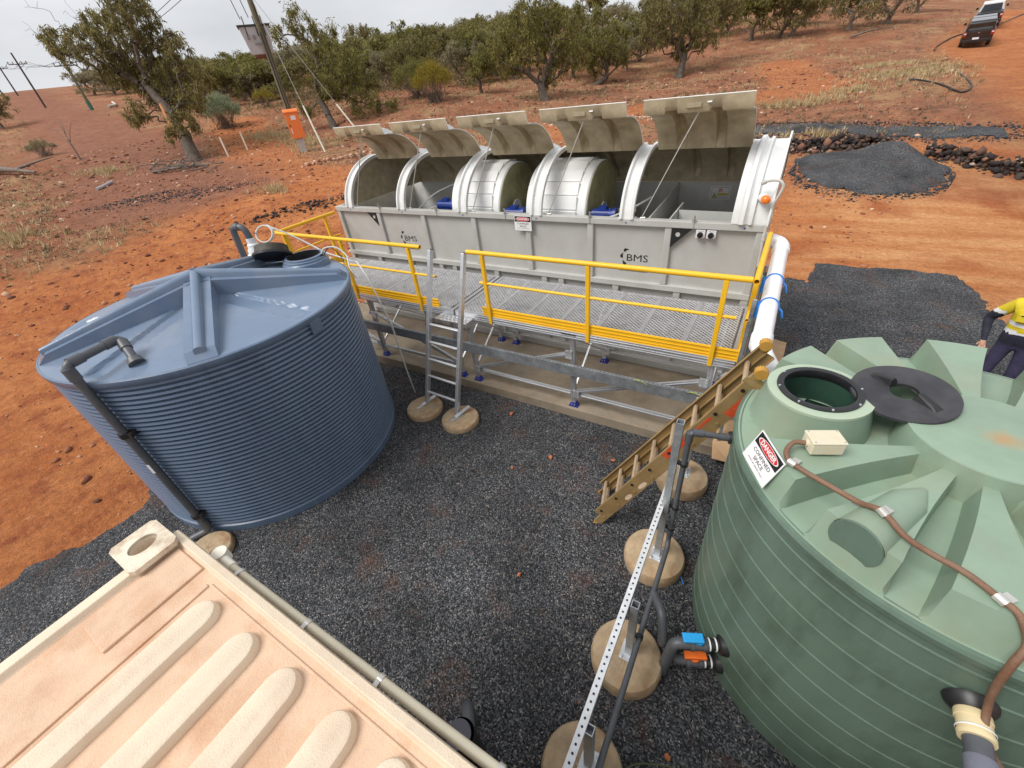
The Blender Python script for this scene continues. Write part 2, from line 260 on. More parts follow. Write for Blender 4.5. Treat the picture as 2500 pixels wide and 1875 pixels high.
def ground_mat():
    m=bpy.data.materials.new('red_earth'); m.use_nodes=True; nt=m.node_tree; b=nt.nodes['Principled BSDF']; L=nt.links
    b.inputs['Roughness'].default_value=.95; b.inputs['Specular IOR Level'].default_value=.15
    g=N(nt,'ShaderNodeNewGeometry')
    def noise(sc,det=6,ro=.6,stretch=None,seed=0):
        n=N(nt,'ShaderNodeTexNoise',Scale=sc,Detail=det,Roughness=ro)
        mp=N(nt,'ShaderNodeMapping'); mp.inputs['Location'].default_value=(seed,seed*.7,0)
        if stretch: mp.inputs['Scale'].default_value=stretch
        L.new(g.outputs['Position'],mp.inputs['Vector']); L.new(mp.outputs[0],n.inputs['Vector']); return n.outputs['Fac']
    def rng(v,a,c,lo=0,hi=1):
        r=N(nt,'ShaderNodeMapRange'); r.inputs['From Min'].default_value=a; r.inputs['From Max'].default_value=c; r.inputs['To Min'].default_value=lo; r.inputs['To Max'].default_value=hi; L.new(v,r.inputs['Value']); return r.outputs[0]
    def mix(f,c1,c2,bt='MIX'):
        x=N(nt,'ShaderNodeMixRGB',blend_type=bt)
        for i,c in (('Fac',f),('Color1',c1),('Color2',c2)):
            if isinstance(c,(tuple,float,int)): x.inputs[i].default_value=c
            else: L.new(c,x.inputs[i])
        return x.outputs[0]
    def mul(a,c):
        x=N(nt,'ShaderNodeMath',operation='MULTIPLY'); 
        for i,q in enumerate((a,c)):
            if isinstance(q,float): x.inputs[i].default_value=q
            else: L.new(q,x.inputs[i])
        return x.outputs[0]
    at=lambda n:N(nt,'ShaderNodeAttribute',attribute_name=n).outputs['Fac']
    wild,track,right=at('wild'),at('track'),at('right')
    soil=mix(rng(noise(.55,8,.65),.35,.65),(.42,.135,.045,1),(.56,.22,.080,1))
    soil=mix(rng(noise(2.6,6,.6,None,9),.48,.68),soil,(.32,.095,.042,1))
    soil=mix(rng(noise(7,5,.7,None,4),.56,.70,0,.6),soil,(.60,.30,.15,1))
    yard=mix(rng(noise(.9,7,.62,(.28,1.6,1),3),.36,.62),(.50,.18,.062,1),(.67,.34,.15,1))   # drag marks of the grader
    yard=mix(rng(noise(.35,4,.55,None,21),.52,.64,0,.8),yard,(.37,.10,.034,1))
    yard=mix(rng(noise(14,4,.7,None,2),.60,.72,0,.55),yard,(.25,.09,.045,1))
    c=mix(right,soil,yard)
    hill=mix(rng(noise(.8,8,.68,None,5),.36,.6),(.235,.103,.058,1),(.38,.17,.092,1))
    hill=mix(rng(noise(.33,9,.72,(1,1,1),12),.50,.63,0,.75),hill,(.42,.28,.14,1))
    hill=mix(rng(noise(.22,5,.6,None,71),.48,.60,0,.6),hill,(.29,.10,.052,1))             # straw on the slope
    hill=mix(rng(noise(5.5,6,.75,None,15),.57,.70,0,.7),hill,(.46,.33,.18,1))
    hill=mix(rng(noise(3.2,7,.75,None,31),.56,.66,0,.85),hill,(.07,.048,.036,1))
    hill=mix(rng(noise(1.1,9,.8,None,51),.52,.66,0,.7),hill,(.115,.066,.046,1))
    hill=mix(rng(noise(12,4,.7,None,61),.60,.70,0,.7),hill,(.50,.36,.22,1))                # litter and twigs
    c=mix(rng(wild,0.05,.9),c,hill)
    c=mix(rng(noise(1.8,8,.78,None,91),.58,.72,0,.45),c,(.24,.088,.045,1))
    c=mix(mul(track,.85),c,mix(rng(noise(1.6,7,.7,None,41),.35,.65),(.20,.085,.055,1),(.33,.15,.092,1)))
    fine=noise(38,4,.75,None,8)
    c=mix(1.0,c,mix(1.0,(1,1,1,1),(1,1,1,1)),'MULTIPLY')
    v=N(nt,'ShaderNodeVectorMath',operation='MULTIPLY'); L.new(c,v.inputs[0]); L.new(mul(rng(fine,.25,.75,.66,1.32),rng(noise(9,5,.7,None,77),.3,.7,.78,1.2)),v.inputs[1])
    L.new(v.outputs[0],b.inputs['Base Color'])
    vo=N(nt,'ShaderNodeTexVoronoi',Scale=9.); L.new(g.outputs['Position'],vo.inputs['Vector'])
    hsum=N(nt,'ShaderNodeMath',operation='ADD'); L.new(noise(6,8,.72,None,3),hsum.inputs[0]); L.new(mul(fine,.35),hsum.inputs[1])
    bp=N(nt,'ShaderNodeBump',Strength=1.,Distance=.09); L.new(hsum.outputs[0],bp.inputs['Height']); L.new(bp.outputs[0],b.inputs['Normal'])
    return m
EARTH=ground_mat()
def build_land():
    na=560; rad=[0.]; r=.35
    while r<430: rad.append(r); r*=1.021 if r>9 else 1.0; r+= .0 if r>9 else .22
    rad=np.array(rad); nr=len(rad)
    a=np.linspace(0,2*np.pi,na,endpoint=False); cx,cy=-2.5,4.
    X=cx+rad[:,None]*np.cos(a)[None]; Y=cy+rad[:,None]*np.sin(a)[None]
    x=X.ravel();y=Y.ravel(); z=np.empty_like(x)
    for i in range(0,len(x),20000): z[i:i+20000]=Hg(x[i:i+20000],y[i:i+20000])
    me=bpy.data.meshes.new('ground')
    i,j=np.meshgrid(np.arange(nr-1),np.arange(na),indexing='ij'); j2=(j+1)%na
    F=np.stack([i*na+j,(i+1)*na+j,(i+1)*na+j2,i*na+j2],-1).reshape(-1,4)
    me.vertices.add(len(x)); me.vertices.foreach_set('co',np.stack([x,y,z],-1).ravel())
    me.loops.add(F.size); me.loops.foreach_set('vertex_index',F.ravel().astype(np.int32))
    me.polygons.add(len(F)); me.polygons.foreach_set('loop_start',np.arange(0,F.size,4,dtype=np.int32))
    me.update(calc_edges=True); me.validate()
    for n,v in zip(('wild','track','right'),masks(x,y)):
        at=me.attributes.new(n,'FLOAT','POINT'); at.data.foreach_set('value',v.astype(np.float32))
    me.materials.append(EARTH); me.shade_smooth()
    o=bpy.data.objects.new('ground',me); link(o); o['kind']='structure'; o['label']='red earth yard rising to a scrubby hillside'
    return o
build_land()

def soup(name,verts,faces,mat,label,cat=None,kind='stuff',smooth=False):
    me=bpy.data.meshes.new(name); v=np.asarray(verts,np.float32).reshape(-1,3); f=np.asarray(faces,np.int32); k=f.shape[1]
    me.vertices.add(len(v)); me.vertices.foreach_set('co',v.ravel()); me.loops.add(f.size); me.loops.foreach_set('vertex_index',f.ravel())
    me.polygons.add(len(f)); me.polygons.foreach_set('loop_start',np.arange(0,f.size,k,dtype=np.int32)); me.update(calc_edges=True)
    me.materials.append(mat)
    if smooth: me.shade_smooth()
    o=bpy.data.objects.new(name,me); link(o)
    return tag(o,label,cat,None,kind)
ICO=np.array([(0,0,1),(.89,0,.45),(.28,.85,.45),(-.72,.53,.45),(-.72,-.53,.45),(.28,-.85,.45),(.72,.53,-.45),(-.28,.85,-.45),(-.89,0,-.45),(-.28,-.85,-.45),(.72,-.53,-.45),(0,0,-1)])
ICF=np.array([(0,1,2),(0,2,3),(0,3,4),(0,4,5),(0,5,1),(1,6,2),(2,7,3),(3,8,4),(4,9,5),(5,10,1),(6,7,2),(7,8,3),(8,9,4),(9,10,5),(10,6,1),(11,7,6),(11,8,7),(11,9,8),(11,10,9),(11,6,10)])
def stones(P,S,rs,flat=.65,jit=.28):
    n=len(P); V=np.repeat(ICO[None],n,0)*(1+jit*(rs.rand(n,12,1)-.5)*2)
    a=rs.rand(n)*6.28; c,s=np.cos(a),np.sin(a)
    V=V*np.stack([np.ones(n)*(.75+.6*rs.rand(n)),np.ones(n)*(.7+.3*rs.rand(n)),np.ones(n)*flat*(.6+.7*rs.rand(n))],-1)[:,None]
    x=V[...,0]*c[:,None]-V[...,1]*s[:,None]; y=V[...,0]*s[:,None]+V[...,1]*c[:,None]
    V=np.stack([x,y,V[...,2]],-1)*np.asarray(S)[:,None,None]+np.asarray(P)[:,None]
    F=(ICF[None]+(np.arange(n)*12)[:,None,None]).reshape(-1,3); return V.reshape(-1,3),F

def island_mat(name,ramp,rough=.85,noise=.15,spec=.3,scale=20,bump=0):
    m=bpy.data.materials.new(name); m.use_nodes=True; nt=m.node_tree; b=nt.nodes['Principled BSDF']; L=nt.links
    b.inputs['Roughness'].default_value=rough; b.inputs['Specular IOR Level'].default_value=spec
    g=N(nt,'ShaderNodeNewGeometry'); r=N(nt,'ShaderNodeValToRGB'); el=r.color_ramp.elements
    while len(el)<len(ramp): el.new(.5)
    for e,(p,c) in zip(el,ramp): e.position=p; e.color=c if not isinstance(c,str) else col(c)
    L.new(g.outputs['Random Per Island'],r.inputs['Fac'])
    n=N(nt,'ShaderNodeTexNoise',Scale=scale,Detail=5); L.new(g.outputs['Position'],n.inputs['Vector'])
    mr=N(nt,'ShaderNodeMapRange'); mr.inputs['To Min'].default_value=1-noise*2; mr.inputs['To Max'].default_value=1+noise*2; L.new(n.outputs['Fac'],mr.inputs['Value'])
    v=N(nt,'ShaderNodeVectorMath',operation='MULTIPLY'); L.new(r.outputs[0],v.inputs[0]); L.new(mr.outputs[0],v.inputs[1]); L.new(v.outputs[0],b.inputs['Base Color'])
    if bump:
        bp=N(nt,'ShaderNodeBump',Strength=bump,Distance=.02); L.new(n.outputs['Fac'],bp.inputs['Height']); L.new(bp.outputs[0],b.inputs['Normal'])
    return m
def gravel_mat():
    m=bpy.data.materials.new('blue_metal_gravel'); m.use_nodes=True; nt=m.node_tree; b=nt.nodes['Principled BSDF']; L=nt.links
    b.inputs['Roughness'].default_value=.8; b.inputs['Specular IOR Level'].default_value=.35
    g=N(nt,'ShaderNodeNewGeometry')
    v=N(nt,'ShaderNodeTexVoronoi',Scale=80.,Randomness=1.); L.new(g.outputs['Position'],v.inputs['Vector'])
    r=N(nt,'ShaderNodeValToRGB'); el=r.color_ramp.elements
    for k in range(4): el.new(.5)
    for e,(p,c) in zip(el,[(0,(.007,.0075,.009,1)),(.32,(.025,.027,.031,1)),(.64,(.055,.058,.064,1)),(.86,(.11,.113,.12,1)),(.97,(.17,.167,.16,1)),(1,(.32,.28,.24,1))]): e.position=p; e.color=c
    sp=N(nt,'ShaderNodeSeparateColor'); L.new(v.outputs['Color'],sp.inputs[0]); L.new(sp.outputs[0],r.inputs['Fac'])
    n=N(nt,'ShaderNodeTexNoise',Scale=1.1,Detail=6,Roughness=.6); L.new(g.outputs['Position'],n.inputs['Vector'])
    mr=N(nt,'ShaderNodeMapRange'); mr.inputs['From Min'].default_value=.3; mr.inputs['From Max'].default_value=.7; mr.inputs['To Min'].default_value=.55; mr.inputs['To Max'].default_value=1.6; L.new(n.outputs['Fac'],mr.inputs['Value'])
    mu=N(nt,'ShaderNodeVectorMath',operation='MULTIPLY'); L.new(r.outputs[0],mu.inputs[0]); L.new(mr.outputs[0],mu.inputs[1])
    n2=N(nt,'ShaderNodeTexNoise',Scale=1.7,Detail=9,Roughness=.72); mp=N(nt,'ShaderNodeMapping'); mp.inputs['Location'].default_value=(3,8,0); L.new(g.outputs['Position'],mp.inputs[0]); L.new(mp.outputs[0],n2.inputs['Vector'])
    m2=N(nt,'ShaderNodeMapRange'); m2.inputs['From Min'].default_value=.54; m2.inputs['From Max'].default_value=.74; m2.inputs['To Max'].default_value=.7; L.new(n2.outputs['Fac'],m2.inputs['Value'])
    mx=N(nt,'ShaderNodeMixRGB'); L.new(m2.outputs[0],mx.inputs['Fac']); L.new(mu.outputs[0],mx.inputs['Color1']); mx.inputs['Color2'].default_value=(.13,.058,.03,1); L.new(mx.outputs[0],b.inputs['Base Color'])
    bp=N(nt,'ShaderNodeBump',Strength=1.,Distance=.012); bp.invert=True; L.new(v.outputs['Distance'],bp.inputs['Height']); L.new(bp.outputs[0],b.inputs['Normal'])
    return m
GRAVEL=gravel_mat()
def inside(x,y,poly):
    c=np.zeros(np.shape(x),bool); n=len(poly)
    for i in range(n):
        (x1,y1),(x2,y2)=poly[i],poly[(i+1)%n]
        c^=((y1>y)!=(y2>y))&(x<(x2-x1)*(y-y1)/(y2-y1+1e-12)+x1)
    return c
def pdist(x,y,poly): return seg_dist(x,y,list(poly)+[poly[0]])
PADS={}
def gravel_sheet(name,poly,label,thick,step=.12,wob=.22,mound=None):
    xs=[p[0] for p in poly]; ys=[p[1] for p in poly]
    gx=np.arange(min(xs)-.5,max(xs)+.5,step); gy=np.arange(min(ys)-.5,max(ys)+.5,step)
    X,Y=np.meshgrid(gx,gy,indexing='ij'); x=X.ravel();y=Y.ravel()
    sd=np.where(inside(x,y,poly),1,-1)*pdist(x,y,poly)+wob*(fbm(x*1.3,y*1.3,4)-.5)*2+.12*(vn(x*9,y*9)-.5)
    z=Hg(x,y)+np.where(sd>0,np.minimum(thick,.012+sd*.5*thick/.12),sd*.25)+.012*(fbm(x*3,y*3,3)-.5)
    if mound: z=z+mound(x,y)
    ny=len(gy); idx=np.arange(len(x)).reshape(len(gx),ny)
    F=np.stack([idx[:-1,:-1],idx[1:,:-1],idx[1:,1:],idx[:-1,1:]],-1).reshape(-1,4)
    F=F[(sd[F]>-.10).all(1)]
    used=np.unique(F); mp=-np.ones(len(x),int); mp[used]=np.arange(len(used))
    o=soup(name,np.stack([x,y,z],-1)[used],mp[F],GRAVEL,label,None,'structure',True)
    return o
PAD=[(-7.6,-7),(-7.25,-1.16),(-7.15,-.59),(-6.93,-.22),(-6.85,.2),(-7.0,.5),(-8.35,1.2),(-8.6,3.6),(-8.5,4.6),(-8.5,9.0),(.2,9.2),(.44,11.27),(.83,10.98),(.95,12.2),(2.0,12.1),(3.47,12.08),(3.76,11.35),(3.85,10.4),(4.3,8.6),(5.2,6),(5.6,2),(5.4,-7)]
gravel_sheet('gravel_pad',PAD,'dark blue metal gravel spread between the two tanks',.035)
gravel_sheet('gravel_road',[(-3.2,24.9),(-1.7,24.4),(.66,24.2),(4.6,24.1),(6.4,24.2),(6.5,25.1),(3.5,25.8),(.6,26.0),(-1.9,25.7),(-3.4,26.0)],'strip of dark gravel road behind the rock windrow',.05,.2,.3)
_rs=np.random.RandomState(3)
def scat(n,poly,z0=0):
    xs=[p[0] for p in poly]; ys=[p[1] for p in poly]; x=min(xs)+_rs.rand(n)*(max(xs)-min(xs)); y=min(ys)+_rs.rand(n)*(max(ys)-min(ys)); k=inside(x,y,poly)&(pdist(x,y,poly)>.02); return x[k],y[k]
def near_pad(x,y):    # only where it can be seen from around the yard
    return ~(((x>-8.4)&(x<.1)&(y>4.6)&(y<8.6)))
x,y=scat(80000,PAD); k=near_pad(x,y)&(y>-.3)&(np.hypot(x+6.08,y-2.2)>1.78)&(np.hypot(x-1.31,y-2.76)>1.26); x,y=x[k],y[k]
STONE_G=island_mat('gravel_stone',[(0,(.012,.013,.015,1)),(.5,(.032,.034,.039,1)),(.88,(.075,.078,.084,1)),(.97,(.20,.195,.185,1)),(1,(.30,.12,.06,1))],.8,.1)
V,F=stones(np.stack([x,y,Hg(x,y)+.036],-1),.005+.007*_rs.rand(len(x))**2,_rs)
soup('gravel_stones',V,F,STONE_G,'loose crushed stones lying on the dark gravel','gravel')
STONE_R=island_mat('red_stone',[(0,(.07,.035,.025,1)),(.3,(.20,.075,.042,1)),(.6,(.36,.15,.075,1)),(.85,(.46,.25,.15,1)),(1,(.66,.5,.38,1))],.9,.12)
n=13000; a=R_(80)+_rs.rand(n)*R_(100); rr=7+44*_rs.rand(n)**.8; x=rr*np.cos(a);y=rr*np.sin(a)
k=~inside(x,y,PAD)&~((x>-8.6)&(x<.3)&(y>4&(y<9))) if False else ~inside(x,y,PAD); x,y=x[k],y[k]
V,F=stones(np.stack([x,y,Hg(x,y)+.006],-1),(.010+.05*_rs.rand(len(x))**6+.008*_rs.rand(len(x)))*(1+.035*np.hypot(x,y)),_rs)
soup('loose_stones',V,F,STONE_R,'small red and pale stones scattered over the earth','stones')
# red clods that lie on the gravel
rs2=np.random.RandomState(11)
P=[(-2.0,3.6,.035),(-1.2,3.9,.035),(-4.1,4.25,.045),(-3.0,4.2,.04),(.2,1.15,.03),(-1.55,1.9,.022),(-2.4,3.2,.022)]
CLOD=mat('red_clod',(.48,.15,.06,1),.95,0,.3,30,bump=.6,bscale=60)
for i,(cx,cy,s) in enumerate(P):
    V,F=stones(np.array([[cx,cy,.035+s*.3]]),[s],rs2,.6,.35)
    m=MB(); m.add([tuple(v) for v in V],[tuple(int(q) for q in f) for f in F])
    m.build('earth_clod',CLOD,None,loc=(cx,cy,.03),label='small clod of red earth lying on the dark gravel',cat='clod',group='clods of red earth on the gravel')
# gravel heap and rock windrow on the right
def heap_shape(x,y):
    u=(x-2.25)/2.25; v=(y-19.9)/2.35; a=.35; u,v=u*math.cos(a)+v*math.sin(a)*.2,v
    r=np.sqrt(u*u+v*v)+.22*(fbm(x*.9,y*.9,3)-.5)
    lo=np.exp(-(((x-3.1)/1.25)**2+((y-21.2)/1.35)**2)); h=sm(1.0,.0,r)*.24+.50*lo*sm(1.1,.5,r)
    return h*1.0+.16*(fbm(x*1.5,y*1.5,4)-.5)*sm(1.05,.7,r)
hp=[(2.25+2.1*math.cos(t)*(1+.12*math.sin(3*t)),19.9+2.3*math.sin(t)*(1+.1*math.cos(2*t))) for t in np.linspace(0,2*math.pi,28,endpoint=False)]
o=gravel_sheet('gravel_heap',hp,'heap of dark gravel tipped on the orange earth',.05,.09,.42,heap_shape)
del o['kind']; o['category']='gravel heap'
def rubble(name,pl,width,n,s0,s1,mt,label,h=.3,seed=5):
    rs=np.random.RandomState(seed); P=[];S=[]
    seg=[math.dist(a,b) for a,b in zip(pl[:-1],pl[1:])]; tot=sum(seg)
    for i in range(n):
        t=rs.rand()*tot; k=0
        while t>seg[k]: t-=seg[k]; k+=1
        f=t/seg[k]; x=pl[k][0]*(1-f)+pl[k+1][0]*f; y=pl[k][1]*(1-f)+pl[k+1][1]*f
        d=rs.randn()*.5*width; e=math.exp(-(d/width*1.6)**2); s=s0+(s1-s0)*rs.rand()**2.2
        x+=d*.25; y+=d; P.append((x,y,hz(x,y)+h*e*rs.rand()*.9)); S.append(s)
    V,F=stones(np.array(P),S,rs,.75,.5); return soup(name,V,F,mt,label,'rocks')
ROCK=island_mat('ironstone_rock',[(0,(.022,.018,.018,1)),(.5,(.055,.042,.038,1)),(.8,(.10,.065,.05,1)),(.93,(.22,.10,.06,1)),(1,(.42,.33,.26,1))],.85,.15,.3,14,.5)
rubble('rock_windrow',[(-2.6,22.9),(-1.44,22.3),(.05,22.1),(1.4,22.7),(2.9,23.0)],.62,1000,.03,.16,ROCK,'low windrow of dark broken rocks behind the grey unit',.42)
rubble('road_edge_gravel',[(-3.3,24.4),(.6,24.0),(4.6,23.9),(7.2,24.3)],.6,900,.02,.06,STONE_G,'loose dark gravel along the near edge of the gravel strip',.02,27)
rubble('road_edge_gravel',[(-3.3,26.1),(.6,26.2),(3.6,26.0),(7.6,25.1)],.5,800,.02,.06,STONE_G,'loose dark gravel along the far edge of the gravel strip',.02,29)
rubble('heap_edge_gravel',[(2.25+2.25*math.cos(t),19.9+2.4*math.sin(t)) for t in np.linspace(2.2,6.9,14)],.5,1200,.015,.05,STONE_G,'loose dark gravel spread around the foot of the heap',.02,31)
rubble('rock_rubble',[(4.0,22.3),(4.9,21.6),(5.6,20.9),(6.6,20.3),(8.5,19.8)],.6,800,.03,.15,ROCK,'bank of dark broken rocks beyond the gravel heap',.4,9)
rubble('dark_stones',[(-17.2,9.3),(-16.6,10.4),(-16.0,11.6),(-15.2,12.5)],2.4,260,.02,.085,ROCK,'line of dark stones on the earth left of the grey unit',.15,13)
rubble('dark_gravel_scatter',[(-26.2,7.4),(-25.0,8.6),(-23.6,9.8),(-21.8,11.0)],2.6,1300,.015,.05,STONE_G,'scatter of old dark gravel on the earth below the leaning gum',.02,19)
rubble('pink_stones',[(-22.2,15.6),(-21.5,17.4),(-20.9,18.9),(-19.6,20.6)],.55,420,.03,.11,island_mat('pink_stone',[(0,(.34,.14,.08,1)),(.5,(.55,.30,.18,1)),(1,(.72,.52,.38,1))],.9,.12),'row of pinkish stones beside the guy wire stakes',.18,15)
rubble('pale_stones',[(-13.5,26.5),(-10.5,27.5),(-8,28),(-6.6,27.8)],.5,160,.04,.14,island_mat('pale_stone',[(0,(.4,.24,.15,1)),(1,(.75,.6,.45,1))],.9,.12),'scatter of pale stones behind the open lids',.1,17)
# ------------------------------------------------------------------ materials of the plant
GREY=mat('grey_gelcoat',(.475,.475,.452,1),.45,0,.05,3,(.32,.27,.21,1),.3,1.3,.05,120)
GREYD=mat('grey_inside',(.58,.58,.55,1),.55,0,.08,3,(.15,.13,.10,1),.35,1.6)
WHITEG=mat('white_gelcoat',(.72,.73,.72,1),.7,0,.06,3,(.34,.31,.27,1),.3,2.2,.05,80,.2)
BUFF=mat('raw_fibreglass',(.56,.485,.33,1),.6,0,.22,5,(.33,.265,.15,1),.6,3.,.25,60)
OLIVE=mat('olive_fibreglass',(.36,.335,.18,1),.5,0,.22,5,(.10,.085,.035,1),.5,3,.1,40)
YEL=mat('yellow_powdercoat',(.88,.50,.018,1),.42,0,.05,5,(.5,.26,.03,1),.12,3)
ALU=mat('bare_aluminium',(.62,.63,.65,1),.38,.75,.1,8,(.35,.33,.31,1),.2,4,stretch=(.3,3,3))
GALV=mat('galvanised_steel',(.46,.49,.52,1),.42,.7,.3,9,(.26,.28,.30,1),.6,22,.03,90)
DARKM=mat('dark_steel',(.05,.055,.06,1),.45,.6,.2,8)
BLACK=mat('black_plastic',(.018,.018,.02,1),.42,0,.25,10)
BLACKP=mat('black_paint',(.012,.012,.013,1),.6,0,.2,12)
BLUEP=mat('blue_foot',(.018,.035,.28,1),.45,0,.15,10)
MOTOR=mat('blue_motor',(.012,.04,.24,1),.38,0,.15,10,(.02,.02,.05,1),.4,6)
WPVC=mat('white_pvc',(.90,.91,.93,1),.3,0,.03,4,(.55,.5,.42,1),.2,2.5)
GPVC=mat('grey_pvc',(.085,.092,.105,1),.42,0,.14,8,(.20,.17,.14,1),.25,5)
LPVC=mat('light_grey_conduit',(.56,.56,.53,1),.45,0,.06,6)
SIGNW=mat('sign_white',(.80,.80,.80,1),.4,0,.03,5,(.5,.4,.3,1),.12,4)
SIGNR=mat('sign_red',(.62,.03,.035,1),.4,0,.05,8)
SIGNK=mat('sign_black',(.015,.015,.015,1),.45,0,.1,8)
SIGNY=mat('sign_yellow',(.75,.62,.06,1),.4,0,.05,8)
CONC=mat('concrete',(.27,.22,.16,1),.7,0,.2,3,(.14,.095,.055,1),.7,1.1,.3,35)
PADC=mat('concrete_pad_stained',(.43,.32,.20,1),.8,0,.25,6,(.27,.135,.055,1),.9,4.0,.3,40)
STRAP=mat('blue_strap',(.03,.21,.62,1),.4,0,.1,8)
# ------------------------------------------------------------------ concrete slab
m=MB(); m.b2((-8.7,4.54,-.15),(.18,8.95,.187)); m.build('concrete_slab',CONC,None,None,.012,kind='structure',label='long stained concrete slab under the grey unit')

# ------------------------------------------------------------------ grey treatment unit
TU=thing('treatment_unit','long grey fibreglass treatment unit with five raised curved lids','treatment unit',(-4.15,6.09,.187))
XL,XR,YF,YB,ZT=-8.19,-.11,6.09,8.50,2.60
m=MB(); m.b2((XL,YF-.015,2.512),(XR,YF+.10,ZT)); m.build('top_rail',GREY,TU,None,.008)
m=MB(); m.b2((XL,YF-.012,1.585),(XR,YF+.09,1.672)); m.build('middle_rail',GREY,TU,None,.008)
m=MB(); m.b2((XL,YF-.01,.19),(XR,YF+.09,.30)); m.build('base_rail',GREY,TU,None,.006)
ribs=[-8.14,-6.965,-5.78,-4.61,-3.52,-2.43,-1.285,-.16]
m=MB(); m.b2((ribs[0]-.048,YF,1.67),(ribs[0]+.048,YF+.085,2.515)); r0=m.build('rib',GREY,TU,None,.012)
copies(r0,[(x-ribs[0],0,0) for x in ribs[1:]],TU)
for a,b in zip(ribs[:-1],ribs[1:]):
    m=MB(); m.b2((a+.04,YF+.05,1.66),(b-.04,YF+.075,2.52)); m.build('panel',GREY,TU)
low=[-8.14,-7.285,-6.38,-5.565,-5.23,-4.255,-3.27,-2.95,-2.0,-1.065,-.16]
m=MB(); m.b2((low[0]-.05,YF+.002,.29),(low[0]+.05,YF+.085,1.59)); r0=m.build('lower_rib',GREY,TU,None,.01)
copies(r0,[(x-low[0],0,0) for x in low[1:]],TU)
for a,b in zip(low[:-1],low[1:]):
    m=MB(); m.b2((a+.04,YF+.06,.28),(b-.04,YF+.082,1.6)); m.build('lower_panel',GREY,TU)
m=MB(); m.b2((XL,YF+.09,.2),(XL+.05,YB,2.598)); m.build('end_wall',[GREY],TU)
m=MB(); m.b2((XR-.05,YF+.09,.2),(XR,YB,2.598)); m.build('end_wall',[GREY],TU)
m=MB(); m.b2((XL+.05,YB-.05,.2),(XR-.05,YB,2.597)); m.build('rear_wall',GREYD,TU)
m=MB(); m.b2((XL+.05,YF+.10,1.45),(XR-.05,YB-.05,1.5)); m.build('tank_floor',mat('wet_floor',(.03,.03,.025,1),.12,0,.2,4),TU)
m=MB(); m.b2((XL+.051,YF+.105,1.5),(XL+.075,YB-.05,2.595)); m.b2((XL+.07,YF+.101,1.5),(XR-.06,YF+.112,2.51)); m.build('inner_lining',GREYD,TU)
# inner partitions
def plate(name,p,q,z0,z1,t=.02):
    m=MB(); a=Vector((p[0],p[1],0));b=Vector((q[0],q[1],0)); m.beam(a+Vector((0,0,(z0+z1)/2)),b+Vector((0,0,(z0+z1)/2)),t,z1-z0); return m.build(name,GREYD,TU)
plate('partition',(-1.60,6.2),(-1.67,8.44),1.5,2.585); plate('partition',(-1.315,6.2),(-1.33,7.15),1.5,2.58); plate('partition',(-1.30,6.76),(-.17,6.70),1.5,2.57)
plate('partition',(-2.35,6.2),(-2.35,8.44),1.5,2.2)
m=MB(); m.b2((-1.12,6.86,1.5),(-.5,7.6,2.15)); m.build('inner_trough',GREYD,TU)
# curved covers
FC=bez([(6.10,2.60),(6.15,3.04),(6.60,3.37),(7.12,3.37)],16)
RC=bez([(7.12,3.35),(7.72,3.35),(8.42,3.06),(8.49,2.60)],16)
fn=lambda a,p:(a,p[0],p[1])
def arch_mesh(x,sec):
    m=MB(); m.sweep([(x+a,h) for a,h in sec],[(p,n) for p,n,d in FC],fn); return m
SEC=[(-.10,-.01),(-.10,.045),(-.065,.05),(-.045,.012),(.045,.012),(.065,.05),(.10,.045),(.10,-.01)]
xa=[-7.72,-6.26,-4.80,-3.34,-1.88]
a0=arch_mesh(xa[0],SEC).build('arch',WHITEG,TU,40)
copies(a0,[(x-xa[0],0,0) for x in xa[1:]],TU)
m=MB(); m.b2((xa[0]-.13,6.085,2.600),(xa[0]+.13,6.19,2.612)); f0=m.build('arch_foot',WHITEG,TU,None,.004); copies(f0,[(x-xa[0],0,0) for x in xa[1:]],TU)
m=arch_mesh(-.32,[(-.20,-.01),(-.20,.03),(-.13,.03),(-.105,.075),(-.06,.08),(-.035,.04),(-.01,.03),(.005,.058),(.035,.058),(.05,.02),(.19,.015),(.19,-.01)])
m.build('end_cover',WHITEG,TU,40)
m=MB(); m.sweep([(-.52,-.01),(-.52,.03),(-.13,.03),(-.13,-.01)],[(p,n) for p,n,d in RC],fn); m.build('end_cover',WHITEG,TU,40)
def rear_grid():
    m=MB(); xs=[XL+.36]
    step=.018
    while xs[-1]<-.14: xs.append(min(xs[-1]+step,-.13))
    def off(x):
        u=((x+7.62)%1.46)/1.46; h=0
        for c in (.26,.62): h+= .10*max(0,min(1,(.042-abs(u-c))/.012))
        return h
    for side in (0,1):
        V=[];nv=len(RC)
        for x in xs:
            for i,(p,n,d) in enumerate(RC):
                k=off(x)*(1 if i<nv-2 else .0)+(.014 if side else 0); V.append((x,p[0]+n[0]*k,p[1]+n[1]*k))
        F=[(i*nv+j,i*nv+j+1,(i+1)*nv+j+1,(i+1)*nv+j) for i in range(len(xs)-1) for j in range(nv-1)]
        m.add(V,F,side)
    return m
rear_grid().build('rear_cover',[BUFF,WHITEG],TU,35)
def half_disc(x,t,g=0,both=True):
    poly=[tuple(p+n*g) for p,n,d in FC]+[tuple(p+n*g) for p,n,d in RC[1:]]
    m=MB(); m.prism(poly,lambda u,v,d:(d,u,v),x,x+t); return m
half_disc(-7.81,.02).build('end_cap',BUFF,TU)
half_disc(-.135,.02,.03).build('end_cap',WHITEG,TU)
m=MB(); poly=[p+n*.03 for p,n,d in FC]+[p+n*.03 for p,n,d in RC[1:]]; pol2=[p+n*.11 for p,n,d in FC]+[p+n*.11 for p,n,d in RC[1:]]
V=[];F=[]
